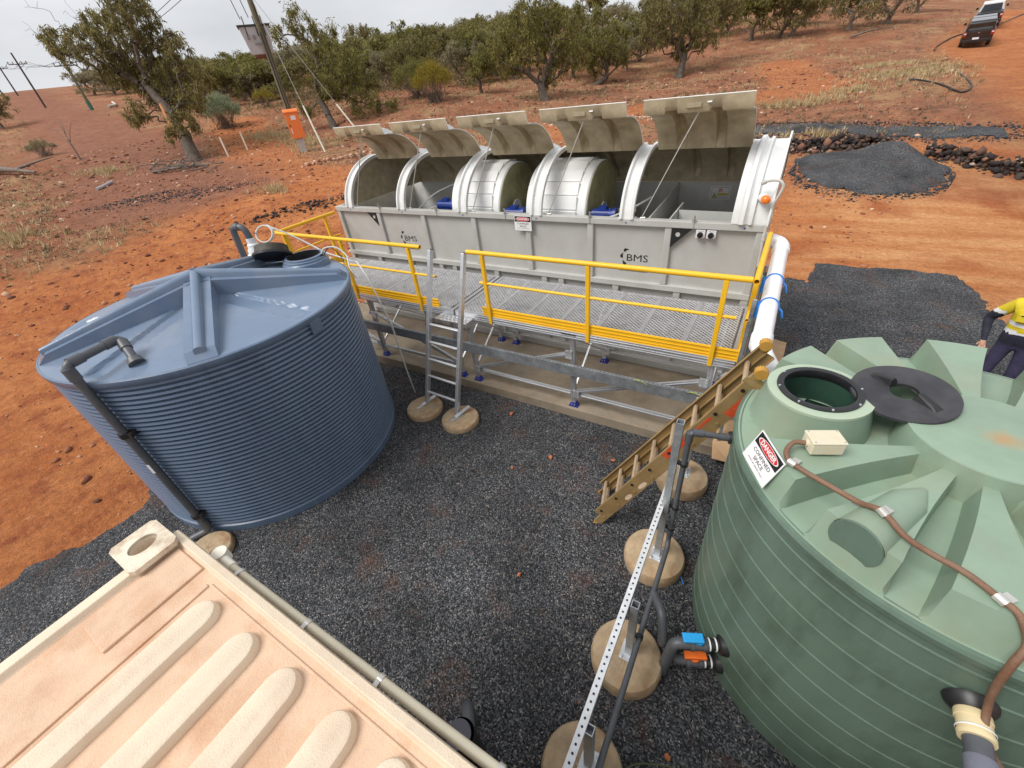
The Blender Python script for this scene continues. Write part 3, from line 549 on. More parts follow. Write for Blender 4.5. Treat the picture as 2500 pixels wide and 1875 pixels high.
for k,(a,b) in enumerate(zip(poly,pol2)): V+=[(-.12,a[0],a[1]),(-.12,b[0],b[1]),(-.10,a[0],a[1]),(-.10,b[0],b[1])]
for k in range(len(poly)-1):
    i=4*k;j=i+4; F+=[(i,i+1,j+1,j),(i+2,j+2,j+3,i+3),(i+1,i+3,j+3,j+1)]
m.add(V,F); m.build('end_flange',WHITEG,TU,40)
# raised lids
LID=bez([(7.08,3.32),(6.98,3.60),(6.70,3.83),(6.22,3.83)],14)
def lid_mesh(x0,w=1.24):
    m=MB(); nx=72; nv=len(LID)
    def off(u,j):
        h=0
        for c in (.27,.68): h+=max(0,min(1,(.056-abs(u-c))/.016))
        t=j/(nv-1); e=.11*h*sm(0,.14,t)
        e-=.03*max(0,min(1,(.055-u)/.02))+.03*max(0,min(1,(u-.945)/.02)) if False else 0
        return e
    for side in (0,1):
        V=[]
        for i in range(nx+1):
            u=i/nx; x=x0+w*u
            prof=[]
            for j,(p,n,d) in enumerate(LID):
                k=-off(u,j)-(.012 if side else 0); prof.append((p[0]+n[0]*k,p[1]+n[1]*k))
            k=-off(u,nv-1); B=np.array(LID[-1][0]); L1=B+np.array((-.015,.02)); L2=B+np.array((-.062,.165)); sh=np.array((.012,.006)) if side else np.zeros(2)
            lip=off(u,nv-1)
            prof.append(tuple(L1+sh+np.array((.05,.02))*min(1,lip*20)*.7)); prof.append(tuple(L1*.6+L2*.4+sh)); prof.append(tuple(L2+sh))
            V+=[(x,a,b) for a,b in prof]
        q=nv+3
        F=[(i*q+j,i*q+j+1,(i+1)*q+j+1,(i+1)*q+j) for i in range(nx) for j in range(q-1)]
        m.add(V,F,side)
    # rim that closes the two skins
    n=(nx+1)*(nv+3); q=nv+3
    ring=[j for j in range(q)]+[i*q+q-1 for i in range(1,nx+1)]+[nx*q+j for j in range(q-2,-1,-1)]+[i*q for i in range(nx-1,0,-1)]
    m.f+=[(a,b,b+n,a+n) for a,b in zip(ring,ring[1:]+ring[:1])]; m.m+=[1]*len(ring)
    return m
lx0=-7.61
B=LID[-1][0]
def lid_at(x0,first=None):
    if first is None:
        o=lid_mesh(x0).build('lid',[BUFF,WHITEG],TU,35)
        m=MB(); m.box((x0+.60,B[0]-.046,B[1]+.075),(.17,.012,.055),Matrix.Rotation(R_(-18),3,'X')); h=m.build('lid_handle_recess',mat('recess_buff',(.24,.20,.12,1),.6,0,.2,8),o,None,.006)
        m=MB(); m.box((x0+.77,B[0]-.05,B[1]+.10),(.05,.008,.014),Matrix.Rotation(R_(-18),3,'X')); h2=m.build('latch_slot',SIGNW,o)
        return o,(h,h2)
    o,hs=first; c=o.copy(); link(c); c.parent=TU; c.location=(x0-lx0,0,0); WL[c.name]=WL[TU.name]
    for h in hs: d=h.copy(); link(d); d.parent=c
    return c
L0=lid_at(lx0)
for i in range(1,5): lid_at(lx0+1.46*i,L0)
ROD=mat('stainless_rod',(.55,.54,.50,1),.35,.6,.1,10)
for i in range(5):
    m=MB(); p=(-7.58+1.475*i,6.15,2.61); q=(-7.02+1.475*i,6.26,3.83); m.cyl(p,q,.0085,6); m.cyl((p[0]-.02,p[1],2.605),(p[0]+.05,p[1],2.612),.014,8); m.build('stay_rod',ROD,TU,60)
for x in (-6.85,-5.40,-3.92,-2.43,-.96):
    m=MB(); m.box((x,6.085,2.615),(.05,.03,.03)); m.cyl((x,6.07,2.61),(x+.005,6.05,2.69),.012,8); m.cyl((x-.005,6.07,2.60),(x,6.065,2.53),.006,6); m.build('toggle_latch',ALU,TU,40)
for x in (-7.72,-6.26,-4.8,-3.34,-1.88,-.35):
    m=MB(); m.cyl((x,6.08,2.553),(x,6.07,2.553),.011,10); m.build('plug',BLUEP,TU)
# rotors
DRUMW=mat('rotor_white',(.82,.83,.82,1),.8,0,.04,4,(.5,.48,.42,1),.2,3,.03,60,.15)
def rotor(x0,x1):
    cy,cz,R=7.2,2.45,.74
    m=MB(); m.lathe([(.05,0),(R-.02,0),(R,.02),(R,x1-x0-.02),(R-.02,x1-x0)],(x0,cy,cz),64,axis='x'); d=m.build('rotor_drum',DRUMW,TU,40)
    m=MB(); m.lathe([(.03,0),(R-.03,0),(R-.03,.012),(.03,.014)],(x1-.002,cy,cz),64,axis='x'); m.build('rotor_disc',OLIVE,d,40)
    m=MB(); m.box((x0+.53,cy,cz+R+.010),(.80,.196,.03),Matrix.Rotation(R_(7),3,'X')); s=m.build('slat',DRUMW,d,None,.006)
    me=s.data; me.transform(Matrix.Translation(WL[d.name]-Vector((x0,cy,cz))))
    s.location=Vector((x0,cy,cz))-WL[d.name]
    n=22
    for k in range(n):
        o=s if k==0 else s.copy()
        if k: link(o); o.parent=d
        o.rotation_euler=(2*math.pi*k/n+.1,0,0)
    m=MB(); m.lathe([(.0,0),(.15,0),(.15,.012),(.0,.012)],(x1+.18,cy-.42,cz+.06),28,axis='x'); m.build('chain_guard',mat('guard_grey',(.30,.31,.33,1),.5,0,.1,8),d,40)
rotor(-5.35,-4.28); rotor(-3.75,-2.66)
def motor(c,d=1):
    m=MB(); x,y,z=c; m.cyl((x-.17,y,z),(x+.17,y,z),.085,20); m.cyl((x-.20,y,z),(x-.17,y,z),.07,20); m.box((x,y,z+.095),(.12,.11,.07)); m.cyl((x+.17,y,z),(x+.22,y,z),.11,20)
    for k in range(12):
        a=k*math.pi/6; m.box((x-.02,y+.088*math.cos(a),z+.088*math.sin(a)),(.24,.012,.012),Matrix.Rotation(a,3,'X'))
    m.build('motor',MOTOR,TU,40)
motor((-5.58,6.62,2.56)); motor((-4.05,6.60,2.47)); motor((-2.42,6.62,2.50))
m=MB(); m.tube(crom([(-6.1,6.3,2.52),(-5.9,6.75,2.75),(-5.6,7.3,2.85),(-5.35,7.5,2.85)]),.013,8); m.build('hose',LPVC,TU,60)
m=MB(); m.tube(crom([(-6.0,6.35,2.46),(-5.9,6.5,2.52),(-5.76,6.6,2.55)]),.012,8); m.build('hose',LPVC,TU,60)
m=MB(); m.tube(crom([(-2.9,6.35,2.52),(-2.6,6.35,2.5),(-2.25,6.4,2.52),(-1.95,6.6,2.62),(-1.8,7.1,2.66)]),.018,8); m.build('hose',LPVC,TU,60)
m=MB(); m.box((-2.1,6.75,2.54),(.3,.05,.06),Matrix.Rotation(R_(25),3,'Z')); m.build('timber_offcut',mat('pale_timber',(.55,.42,.25,1),.7),TU)
# black lifting gussets, switches, beacon, conduit
for pts in ([(-1.235,2.51),(-.97,2.51),(-1.235,2.245)],[(-7.27,2.515),(-7.012,2.515),(-7.012,2.255)]):
    m=MB(); m.prism(pts,lambda u,v,d:(u,d,v),YF-.005,YF+.06); g=m.build('lifting_gusset',BLACKP,TU)
    cx=pts[0][0]+.085 if pts[0][0]>-3 else -7.085
    m=MB(); m.cyl((cx,YF-.007,2.425),(cx,YF-.0055,2.425),.031,20); m.build('lifting_eye',GREY,g)
for i,x in enumerate((-.862,-.728)):
    m=MB(); m.b2((x-.058,YF-.01,2.393),(x+.058,YF+.05,2.503)); s=m.build('isolator_switch',SIGNW,TU,None,.008)
    m=MB(); m.cyl((x,YF-.045,2.442),(x,YF-.01,2.442),.036,20); m.box((x,YF-.052,2.442),(.014,.016,.06),Matrix.Rotation(R_(35 if i==0 else -40),3,'Y')); m.build('switch_knob',BLACK,s,40)
    text('ISOLATOR',.016,frame((x,YF-.0115,2.490),(1,0,0),(0,0,1)),SIGNK,'switch_lettering',s)
m=MB(); m.cyl((-.235,6.16,2.90),(-.20,6.06,2.905),.052,20); b=m.build('beacon',SIGNW,TU,40)
m=MB(); p=Vector((-.20,6.06,2.905)); d=Vector((.035,-.10,.005)).normalized()
m.tube([p,p+d*.05,p+d*.075,p+d*.09],[.05,.05,.04,.015],20); 
LENS=mat('amber_lens',(.85,.20,.012,1),.15,0,.2,20,coat=.5); m.build('beacon_lens',LENS,b,60)
cp=[(-.252,6.10,3.084),(-.195,6.06,3.111),(-.119,6.02,3.124),(-.069,6.01,3.102),(-.044,6.01,3.05),(-.069,6.02,2.947),(-.099,6.04,2.86),(-.104,6.05,2.79),(-.093,6.05,2.705),(-.112,6.05,2.592),(-.119,6.055,2.467),(-.11,6.055,2.302),(-.101,6.06,2.088)]
m=MB(); m.tube(crom(cp,4),.016,10); m.cyl((-.119,6.055,2.50),(-.113,6.055,2.42),.023,10); m.cyl((-.272,6.12,3.07),(-.235,6.09,3.09),.024,10); m.build('conduit',LPVC,TU,60)
# printing on the side: device, name and the two lines below
def logo(x,z,s):
    Mx=lambda dx,dz:frame((x+dx*s,YF+.0475,z+dz*s),(1,0,0),(0,0,1))
    text('BMS',.150*s,Mx(.03,0),SIGNK,'lettering',TU,sx=1.25)
    for (dx,dz,rt) in ((-.155,.115,20),(-.205,.02,75),(-.155,-.085,130)):
        pts=[]
        for k in range(9): a=R_(90+k*26); pts.append((.024*math.cos(a),.028*math.sin(a)))
        pts+=[(.022,.012),(.045,.040),(.012,.034)]
        a=R_(rt-50); pts=[(u*math.cos(a)-v*math.sin(a),u*math.sin(a)+v*math.cos(a)) for u,v in pts]
        m=MB(); m.add([(x+(dx+u)*s,YF+.0475,z+(dz+v)*s) for u,v in pts],[tuple(range(len(pts)))]); m.build('leaf_mark',SIGNK,TU)
    text('LONGFORD - IRELAND',.040*s,Mx(-.03,-.150),SIGNK,'lettering',TU,sx=1.05,bold=.0006)
    text('www.bms-blivets.com',.043*s,Mx(-.02,-.195),SIGNK,'lettering',TU,sx=1.15,bold=.0006)
logo(-1.73,2.02,1.0); logo(-6.30,2.02,1.0)
def danger(o,x,y,w,h,parent,nm='danger_sign',label=None):
    # o top-left corner, x along the top edge, y up
    x=Vector(x).normalized(); y=Vector(y); y=(y-x*x.dot(y)).normalized(); n=x.cross(y); o=Vector(o)
    P=lambda u,v,d:o+x*u*w+y*(v-1)*h+n*d
    m=MB(); m.prism([(0,0),(1,0),(1,1),(0,1)],P,0,.004); s=m.build(nm,SIGNW,parent)
    if label: s['label']=label
    m=MB(); m.prism([(.03,.60),(.97,.60),(.97,.96),(.03,.96)],P,.0042,.0052); m.build('sign_header',SIGNK,s)
    for r,mt,d in ((1.0,SIGNW,.0056),(.92,SIGNR,.0062)):
        m=MB(); m.add([P(.5+.41*r*math.cos(a),.78+.145*r*math.sin(a),d) for a in [2*math.pi*k/32 for k in range(32)]],[tuple(range(32))]); m.build('sign_oval',mt,s)
    tx=lambda st,sz,v,mt,d,sx=1.,bo=0: text(st,sz*h,frame(P(.5,v,d),x,y),mt,'sign_lettering',s,sx=sx,bold=bo*h)
    tx('DANGER',.20,.78,SIGNW,.0068,1.0,.006); tx('CONFINED',.165,.465,SIGNK,.0050,1.15,.001); tx('SPACE',.165,.29,SIGNK,.0050,1.15,.001); tx('ENTRY BY PERMIT ONLY',.062,.155,SIGNK,.0050,1.3,0)
    return s
danger((-3.745,YF-.022,2.585),(1,0,0),(0,0,1),.315,.235,TU)
# caution notice on the rear wall inside
o=Vector((-1.145,YB-.056,2.535)); P=lambda u,v,d:(o.x+u*.32,o.y-d,o.z+(v-1)*.215)
m=MB(); m.prism([(0,0),(1,0),(1,1),(0,1)],P,0,.003); s=m.build('caution_notice',SIGNW,TU)
m=MB()
for (u0,v0,u1,v1) in ((.07,.90,.93,.92),(.07,.06,.93,.08),(.07,.06,.083,.92),(.917,.06,.93,.92),(.07,.47,.40,.485),(.385,.06,.40,.47)): m.prism([(u0,v0),(u1,v0),(u1,v1),(u0,v1)],P,.0032,.0042)
m.build('notice_frame',mat('notice_line',(.14,.14,.22,1),.5),s)
m=MB(); m.prism([(.40,.33),(.90,.33),(.90,.48),(.40,.48)],P,.0034,.0040); m.build('notice_band',SIGNY,s)
m=MB(); m.prism([(.10,.12),(.36,.12),(.23,.46)],P,.0034,.0044); m.build('warning_triangle',SIGNK,s)
m=MB(); m.prism([(.14,.145),(.32,.145),(.23,.39)],P,.0046,.0052); m.build('warning_triangle',SIGNY,s)
m=MB(); m.prism([(.222,.2),(.238,.2),(.242,.33),(.218,.33)],P,.0054,.0058); m.prism([(.222,.16),(.238,.16),(.238,.185),(.222,.185)],P,.0054,.0058); m.build('warning_mark',SIGNK,s)
m=MB(); m.add([P(.5+.105*math.cos(a),.70+.15*math.sin(a),.0036) for a in [2*math.pi*k/28 for k in range(28)]],[tuple(range(28))]); m.build('prohibition_ring',SIGNR,s)
m=MB(); m.add([P(.5+.085*math.cos(a),.70+.12*math.sin(a),.0042) for a in [2*math.pi*k/28 for k in range(28)]],[tuple(range(28))]); m.build('prohibition_ground',SIGNW,s)
m=MB(); m.prism([(.455,.61),(.475,.61),(.49,.79),(.465,.79)],P,.0046,.005); m.prism([(.51,.61),(.535,.61),(.545,.79),(.52,.79)],P,.0046,.005); m.prism([(.425,.66),(.44,.63),(.575,.74),(.56,.77)],P,.0052,.0056); m.build('prohibition_mark',SIGNR,s)
F2=lambda u,v:frame(P(u,v,.0046),(1,0,0),(0,0,1))
text('CAUTION',.026,F2(.65,.405),SIGNK,'notice_lettering',s); text('Do Not Operate',.021,F2(.65,.27),SIGNK,'notice_lettering',s); text('Machine Unless',.021,F2(.65,.17),SIGNK,'notice_lettering',s)

# ------------------------------------------------------------------ access platform
AP=thing('access_platform','aluminium walkway with yellow handrails along the grey unit','platform',(-4.1,5.3,.187))
ZG=1.53; Y0,Y1=4.60,6.0
GRATE=mat('mill_finish_mesh',(.48,.48,.485,1),.5,.5,.2,10)
for (x0,x1) in ((-8.14,-4.125),(-4.085,-.06)):
    m=MB()
    for y in (Y0,Y1): m.b2((x0,y-.03,ZG-.125),(x1,y+.03,ZG-.004))
    for y in (Y0-.0335,): 
        for z in (ZG-.035,ZG-.075,ZG-.105): m.b2((x0,y-.004,z-.006),(x1,y+.0035,z+.006))
    for x in (x0+.03,x1-.03): m.b2((x-.03,Y0+.03,ZG-.12),(x+.03,Y1-.03,ZG-.006))
    m.build('deck_frame',ALU,AP,None,.004)
    nb=7; xs=[x0+.06+(x1-x0-.12)*k/nb for k in range(nb+1)]
    m=MB(); m.b2((xs[1]-.026,Y0+.03,ZG-.03),(xs[1]+.026,Y1-.03,ZG+.006)); b0=m.build('cross_bar',ALU,AP); copies(b0,[(x-xs[1],0,0) for x in xs[2:-1]],AP)
    # expanded mesh between the bars
    for a,b in zip(xs[:-1],xs[1:]):
        a+=.022;b-=.022; nx=max(4,int((b-a)/.062)); ny=44; dx=(b-a)/nx; dy=(Y1-Y0-.06)/ny; V=[];F=[]
        for j in range(ny+1):
            yc=Y0+.03+dy*j
            for i in range(nx*2):
                xa_=a+dx*.5*i; xb_=xa_+dx*.5; up=((i+j)%2==0); s_=.42*dy
                ya,yb=(yc-s_,yc+s_) if up else (yc+s_,yc-s_)
                n=len(V); w=.0036; V+=[(xa_,ya-w,ZG-.004),(xa_,ya+w,ZG+.004),(xb_,yb+w,ZG+.004),(xb_,yb-w,ZG-.004),(xa_,ya-w,ZG-.009),(xb_,yb-w,ZG-.009)]
                F+=[(n,n+1,n+2,n+3),(n,n+3,n+5,n+4)]
        m=MB(); m.add(V,F); o=m.build('grating',GRATE,AP); 
for (lx,) in [(-7.95,),(-6.16,),(-4.24,),(-3.90,),(-2.09,),(-.29,)]:
    for ly in (4.63,5.95):
        m=MB(); m.b2((lx-.034,ly-.034,.21),(lx+.034,ly+.034,ZG-.12))
        for k in (-.017,.017): m.b2((lx+k-.005,ly-.038,.3),(lx+k+.005,ly-.0335,ZG-.13))
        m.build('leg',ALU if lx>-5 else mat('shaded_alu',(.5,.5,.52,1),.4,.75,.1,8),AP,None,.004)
        m=MB(); m.b2((lx-.075,ly-.05,.187),(lx+.075,ly+.05,.2)); m.prism([(-.07,.2),(.07,.2),(.038,.27),(-.038,.27)],lambda u,v,d:(lx+u,ly+d,v),-.042,.042); f=m.build('foot',BLUEP,AP,None,.004)
        m=MB(); m.cyl((lx-.022,ly-.05,.235),(lx-.022,ly-.042,.235),.012,8); m.cyl((lx+.022,ly-.05,.235),(lx+.022,ly-.042,.235),.012,8); m.build('bolt',ALU,f)
    m=MB(); m.beam((lx,4.68,.5),(lx,5.9,1.32),.028,.028); m.build('brace',ALU,AP)
    m=MB(); m.cyl((lx+.05,4.66,1.35),(lx+.05,5.9,.45),.011,8); m.build('tie_rod',ALU,AP)
for ly in (4.63,5.95):
    for (a,b,fl) in ((-7.95,-6.16,0),(-6.16,-4.24,0),(-3.9,-2.09,1),(-2.09,-.29,1)):
        m=MB(); m.b2((a+.05,ly-.02,.40),(b-.05,ly+.02,.45)); m.b2((a+.05,ly-.026,.418),(b-.05,ly-.0205,.424)); m.build('bottom_chord',ALU,AP)
        m=MB(); z0,z1=(.47,1.13) if fl else (1.13,.47); m.beam((a+.05,ly,z0),(b-.05,ly,z1),.035,.06); m.beam((a+.05,ly-.0215,z0),(b-.05,ly-.0215,z1),.006,.012); m.build('diagonal',ALU,AP)
        for x,z in ((a,z0-.03),(b,z1-.0)):
            m=MB(); q=.05 if x==a else -.05; m.b2((x+q-.055,ly-.048,z-.075),(x+q+.055,ly-.041,z+.075)); pl=m.build('gusset_plate',ALU,AP,None,.006)
            m=MB()
            for dx in (-.03,.03):
                for dz in (-.045,0,.045): m.cyl((x+q+dx,ly-.056,z+dz),(x+q+dx,ly-.048,z+dz),.0095,8)
            m.build('bolts',mat('zinc_bolt',(.7,.7,.7,1),.3,.8),pl)
# yellow rails
ZR=ZG+1.0; YR=4.575
def hol(m,p,q,r):  # open-ended tube
    p=Vector(p);q=Vector(q); m.tube([p,q],r,14,False); m.tube([p,q],r*.82,14,False)
    for e,o in ((p,1),(q,0)):
        n=14; d=(q-p).normalized(); u=d.orthogonal().normalized(); w=d.cross(u)
        V=[e+(u*math.cos(2*math.pi*k/n)+w*math.sin(2*math.pi*k/n))*rr for rr in (r,r*.82) for k in range(n)]
        m.add(V,[(k,(k+1)%n,n+(k+1)%n,n+k) for k in range(n)])
def rail(name,p,q,r): m=MB(); hol(m,p,q,r); return m.build(name,YEL,AP,40)
for a,b in ((-8.17,-4.53),(-3.66,-.085)):
    rail('top_rail',(a,YR,ZR-.03),(b,YR,ZR-.03),.031); rail('mid_rail',(a+.15 if a>-5 else a,YR,2.06),(b+(.2 if b<-4 else -.07),YR,2.06),.02)
    m=MB(); m.b2((a+.11 if a>-5 else a,YR+.012,1.515),(b-(0 if b<-4 else -.03)+(.12 if b<-4 else 0),YR+.026,1.665))
    for z in (1.53,1.555,1.60,1.65): m.b2((a+.11 if a>-5 else a,YR+.004,z-.006),(b+(.12 if b<-4 else .03),YR+.0115,z+.006))
    m.build('toe_board',YEL,AP,None,.002)
rail('top_rail',(-.05,YR-.06,ZR-.025),(-.05,6.06,ZR-.025),.031); rail('mid_rail',(-.05,YR-.02,2.06),(-.05,6.0,2.06),.02)
rail('top_rail',(-8.17,YR-.03,ZR-.025),(-8.17,5.98,ZR-.025),.031); rail('mid_rail',(-8.17,YR,2.06),(-8.17,5.95,2.06),.02)
for x,y0,y1 in ((-.05,YR,6.0),(-8.17,YR,5.95)):
    m=MB(); m.b2((x-.007,y0,1.515),(x+.007,y1,1.665)); m.build('toe_board',YEL,AP,None,.002)
def post(x,y,side=0):
    m=MB(); m.b2((x-.026,y-.026,ZG-.117),(x+.026,y+.026,ZR-.055)); p=m.build('rail_post',YEL,AP,None,.005)
    m=MB()
    if side==0: m.b2((x-.072,y+.0275,ZG-.10),(x+.072,y+.042,ZG-.02)); m.b2((x-.072,y+.010,ZG-.10),(x-.030,y+.027,ZG-.02)); m.b2((x+.030,y+.010,ZG-.10),(x+.072,y+.027,ZG-.02))
    else: m.b2((x-.01,y-.07,ZG-.10),(x+.01,y+.07,ZG-.02))
    m.build('post_bracket',YEL,p,None,.003)
    m=MB()
    for dx in (-.052,.052): m.cyl((x+dx,y-.002,ZG-.06),(x+dx,y+.010,ZG-.06),.011,8)
    m.build('bolts',MT['zinc_bolt'],p)
for x in (-7.95,-6.35,-4.79,-3.41,-1.85,-.32): post(x,YR-.0)
for x,y in ((-.05,4.78),(-.05,5.82),(-8.17,4.75),(-8.17,5.72)): post(x,y,1)
text('Wattsafe',.045,frame((-2.13,Y0-.0395,ZG-.05),(1,0,0),(0,0,1)),SIGNK,'lettering',AP,sx=1.3,bold=.0012)
m=MB(); m.b2((-4.36,4.36,ZG-.10),(-3.74,4.565,ZG-.085)); m.b2((-4.36,4.36,ZG-.17),(-4.345,4.565,ZG-.101)); m.b2((-3.755,4.36,ZG-.17),(-3.74,4.565,ZG-.101)); st=m.build('ladder_step',ALU,AP,None,.003)
m=MB()
for i in range(8):
    for j in range(3): m.lathe([(.022,0),(.018,.004),(.008,.005)],(-4.32+.076*i+(.03 if j%2 else 0),4.40+.06*j,ZG-.0849),10)
m.build('step_dimples',ALU,st,40)

# ------------------------------------------------------------------ fixed ladder and its two pads
LD=thing('access_ladder','silver ladder standing on two round concrete pads before the walkway','ladder',(-4.07,3.76,.14))
SL=(Vector((-4.388,3.775,.15)),Vector((-4.352,4.60,2.47))); SR=(Vector((-3.746,3.752,.15)),Vector((-3.700,4.56,2.485)))
for p,q in (SL,SR):
    m=MB(); m.beam(p,q,.055,.075,(0,-1,.3)); s=m.build('stile',ALU,LD,None,.005)
    m=MB(); d=(q-p).normalized(); m.beam(q,q+d*.006,.058,.078,(0,-1,.3)); m.build('end_cap',BLACK,s)
    m=MB(); sg=-1 if p.x<-4 else 1
    m.beam(p+Vector((sg*.035,-.10,-.0)),p+Vector((sg*.035+.10,.17,.06)),.007,.06,(1,0,0)); m.beam(p+Vector((sg*.045-.02,-.20,-.012)),p+Vector((sg*.045+.06,.02,-.010)),.055,.008); m.build('foot_plate',ALU,LD)
for k in range(5):
    z=(.335,.605,.875,1.145,1.415)[k]; t=(z-.15)/2.325
    a=SL[0].lerp(SL[1],t);b=SR[0].lerp(SR[1],t); m=MB(); m.beam(a,b,.04,.028,(0,-.35,1)); m.build('rung',ALU,LD,None,.006)
def cpad(x,y,R,h,label,cat='concrete pad',z0=0.,seed=0):
    rs=np.random.RandomState(seed+2); m=MB(); n=48
    prof=[(R*.985,0),(R*1.0,h*.35),(R*.985,h*.72),(R*.94,h*.86),(R*.70,h*1.0),(R*.66,h*1.0),(0.001,h*1.02)]
    m.lathe(prof,(x,y,z0),n)
    m.v=[(vx+.004*(rs.rand()-.5),vy+.004*(rs.rand()-.5),vz+.003*(rs.rand()-.5)) for vx,vy,vz in m.v]
    return m.build('concrete_footing',PADC,None,30,loc=(x,y,z0),label=label,cat=cat,group='round concrete footings')
cpad(-4.406,3.70,.305,.13,'round concrete pad under the left foot of the silver ladder',seed=1)
cpad(-3.675,3.72,.305,.13,'round concrete pad under the right foot of the silver ladder',seed=2)
cpad(-.32,3.93,.31,.19,'round concrete pad half under the bronze ladder, nearest the walkway',seed=3)
cpad(-.335,2.72,.31,.19,'round concrete pad under the tall grey post with the pipe clamp',seed=4)
cpad(-.29,1.65,.31,.19,'round concrete pad beside the blue and orange valves',seed=5)
cpad(-.33,.74,.31,.19,'round concrete pad cut by the bottom edge, under the tray',seed=6)
cpad(-5.12,.40,.27,.12,'round concrete pad peeping out behind the beige roof corner',seed=7)

# ------------------------------------------------------------------ cable trays
TRAYM=mat('galvanised_ground_reflection',(.30,.32,.34,1),.5,.55,.25,9,(.16,.17,.18,1),.6,14,.03,90)  # galvanised steel with the reflection of dark ground put into its colour
def perf_tray(name,label,p,q,w,h,holes,cm=None):
    p=Vector(p);q=Vector(q); T=thing(name,label,'cable tray',(p.x,p.y,p.z-h))
    d=(q-p).normalized(); s=d.cross(Vector((0,0,1))).normalized(); l=(q-p).length
    m=MB(); P=lambda u,v,t:p+d*u+s*v+Vector((0,0,t))
    for v0,v1,t0,t1 in ((-w/2,w/2,-.004,0),(w/2-.004,w/2,-h,-.0041),(-w/2,-w/2+.004,-h,-.0041)):
        m.add([P(u,v,t) for u in (0,l) for v in (v0,v1) for t in (t0,t1)],[(0,1,3,2),(4,6,7,5),(0,4,5,1),(2,3,7,6),(0,2,6,4),(1,5,7,3)])
    m.build('channel',cm or TRAYM,T)
    n=int(l/holes); m=MB()
    for k in range(n):
        for v in ([0] if w<.055 else [-.0]): m.lathe([(.0085,0.0012),(.0005,.0014)],P(holes*(k+.5),v,0),8)
    o=m.build('perforations',BLACKP,T); o['kind']='stuff'
    return T
T1=perf_tray('cable_tray','long galvanised cable tray running along the front of the walkway',(-6.5,4.50,1.005),(-.19,4.50,1.03),.05,.165,.055)
m=MB(); m.b2((-.215,4.475,1.035),(-.17,4.525,1.40)); m.build('riser',GALV,T1)
m=MB()
for k in range(7): m.cyl((-.19,4.4745,1.06+k*.05),(-.19,4.4735,1.06+k*.05),.008,8)
o=m.build('perforations',BLACKP,T1); o['kind']='stuff'
for i,x in enumerate((-1.1,-.42)):
    m=MB(); m.tube(crom([(x-.09,4.49,1.0),(x-.03,4.46,1.05),(x+.05,4.46,1.04),(x+.12,4.48,.99)]),.0045,6); m.build('earth_wire',mat('earth_green',(.45,.55,.05,1),.5),T1,60)
T2=perf_tray('cable_tray','perforated galvanised tray on posts running towards the lower edge',(-.345,4.46,1.0),(-.345,-.5,1.0),.052,.06,.050,mat('bright_galvanised',(.74,.76,.78,1),.4,.35,.12,12,(.5,.52,.54,1),.4,20))
def rhs(name,x,y,z0,z1,label):
    T=thing(name,label,'post',(x,y,z0)); m=MB(); a,b=.03,.024
    out=[(-a,-a),(a,-a),(a,a),(-a,a)]; inn=[(-b,-b),(b,-b),(b,b),(-b,b)]
    V=[(x+u,y+v,z) for z in (z0,z1) for u,v in out]+[(x+u,y+v,z) for z in (z1-.12,z1) for u,v in inn]
    F=[(i,(i+1)%4,4+(i+1)%4,4+i) for i in range(4)]+[(4+i,4+(i+1)%4,12+(i+1)%4,12+i) for i in range(4)]+[(8+i,12+i,12+(i+1)%4,8+(i+1)%4) for i in range(4)]+[(8,9,10,11)]
    m.add(V,F); m.build('shaft',GALV,T)
    m=MB(); m.b2((x-.065,y-.085,z0-.004),(x+.065,y+.085,z0+.006)); bp=m.build('base_plate',mat('zinc_plate',(.62,.64,.66,1),.4,.6,.12,12),T)
    m=MB(); [m.cyl((x+u,y+v,z0+.006),(x+u,y+v,z0+.022),.011,8) for u in(-.045,.045) for v in (-.065,.065)]; m.build('bolts',ALU,bp)
    return T
rhs('tray_post',-.305,2.70,.192,2.05,'tall galvanised post with open top beside the bronze ladder')
rhs('tray_post',-.275,1.665,.192,1.035,'short galvanised tray post beside the valves')
rhs('tray_post',-.30,.80,.192,.98,'galvanised tray post at the bottom edge of the yard')
rhs('tray_post',-.30,3.95,.192,.93,'galvanised tray post half hidden behind the bronze ladder')
# ------------------------------------------------------------------ blue corrugated tank
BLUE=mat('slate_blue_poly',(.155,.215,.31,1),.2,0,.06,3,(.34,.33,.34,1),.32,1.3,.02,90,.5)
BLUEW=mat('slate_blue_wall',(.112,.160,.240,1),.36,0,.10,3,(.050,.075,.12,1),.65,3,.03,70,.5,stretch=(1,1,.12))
BX,BY,BR,BH=-6.08,2.20,1.744,2.43
BW=1.728                                            # radius of the wall under the roof lip
BT=thing('water_tank','large slate blue corrugated poly water tank','water tank',(BX,BY,0))
prof=[(BW-.01,.02),(BW+.012,.03),(BW+.012,.13),(BW-.004,.14)]
nring=38; z0,z1=.15,2.34; p=(z1-z0)/nring
for k in range(nring):
    z=z0+k*p; prof+=[(BW-.030,z+.003),(BW-.030,z+.014),(BW-.006,z+.020),(BW+.006,z+p*.55),(BW-.004,z+p*.94)]
prof+=[(BR-.006,2.345),(BR+.006,2.36),(BR+.014,2.40),(BR+.012,2.425),(BR-.01,2.435)]
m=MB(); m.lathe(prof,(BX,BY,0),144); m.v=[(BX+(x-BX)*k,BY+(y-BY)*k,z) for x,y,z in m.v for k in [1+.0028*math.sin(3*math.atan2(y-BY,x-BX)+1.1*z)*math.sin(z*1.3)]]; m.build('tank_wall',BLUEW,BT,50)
ribA=[-106,-30.5,48,121,-173]                      # five hollow ribs of the roof
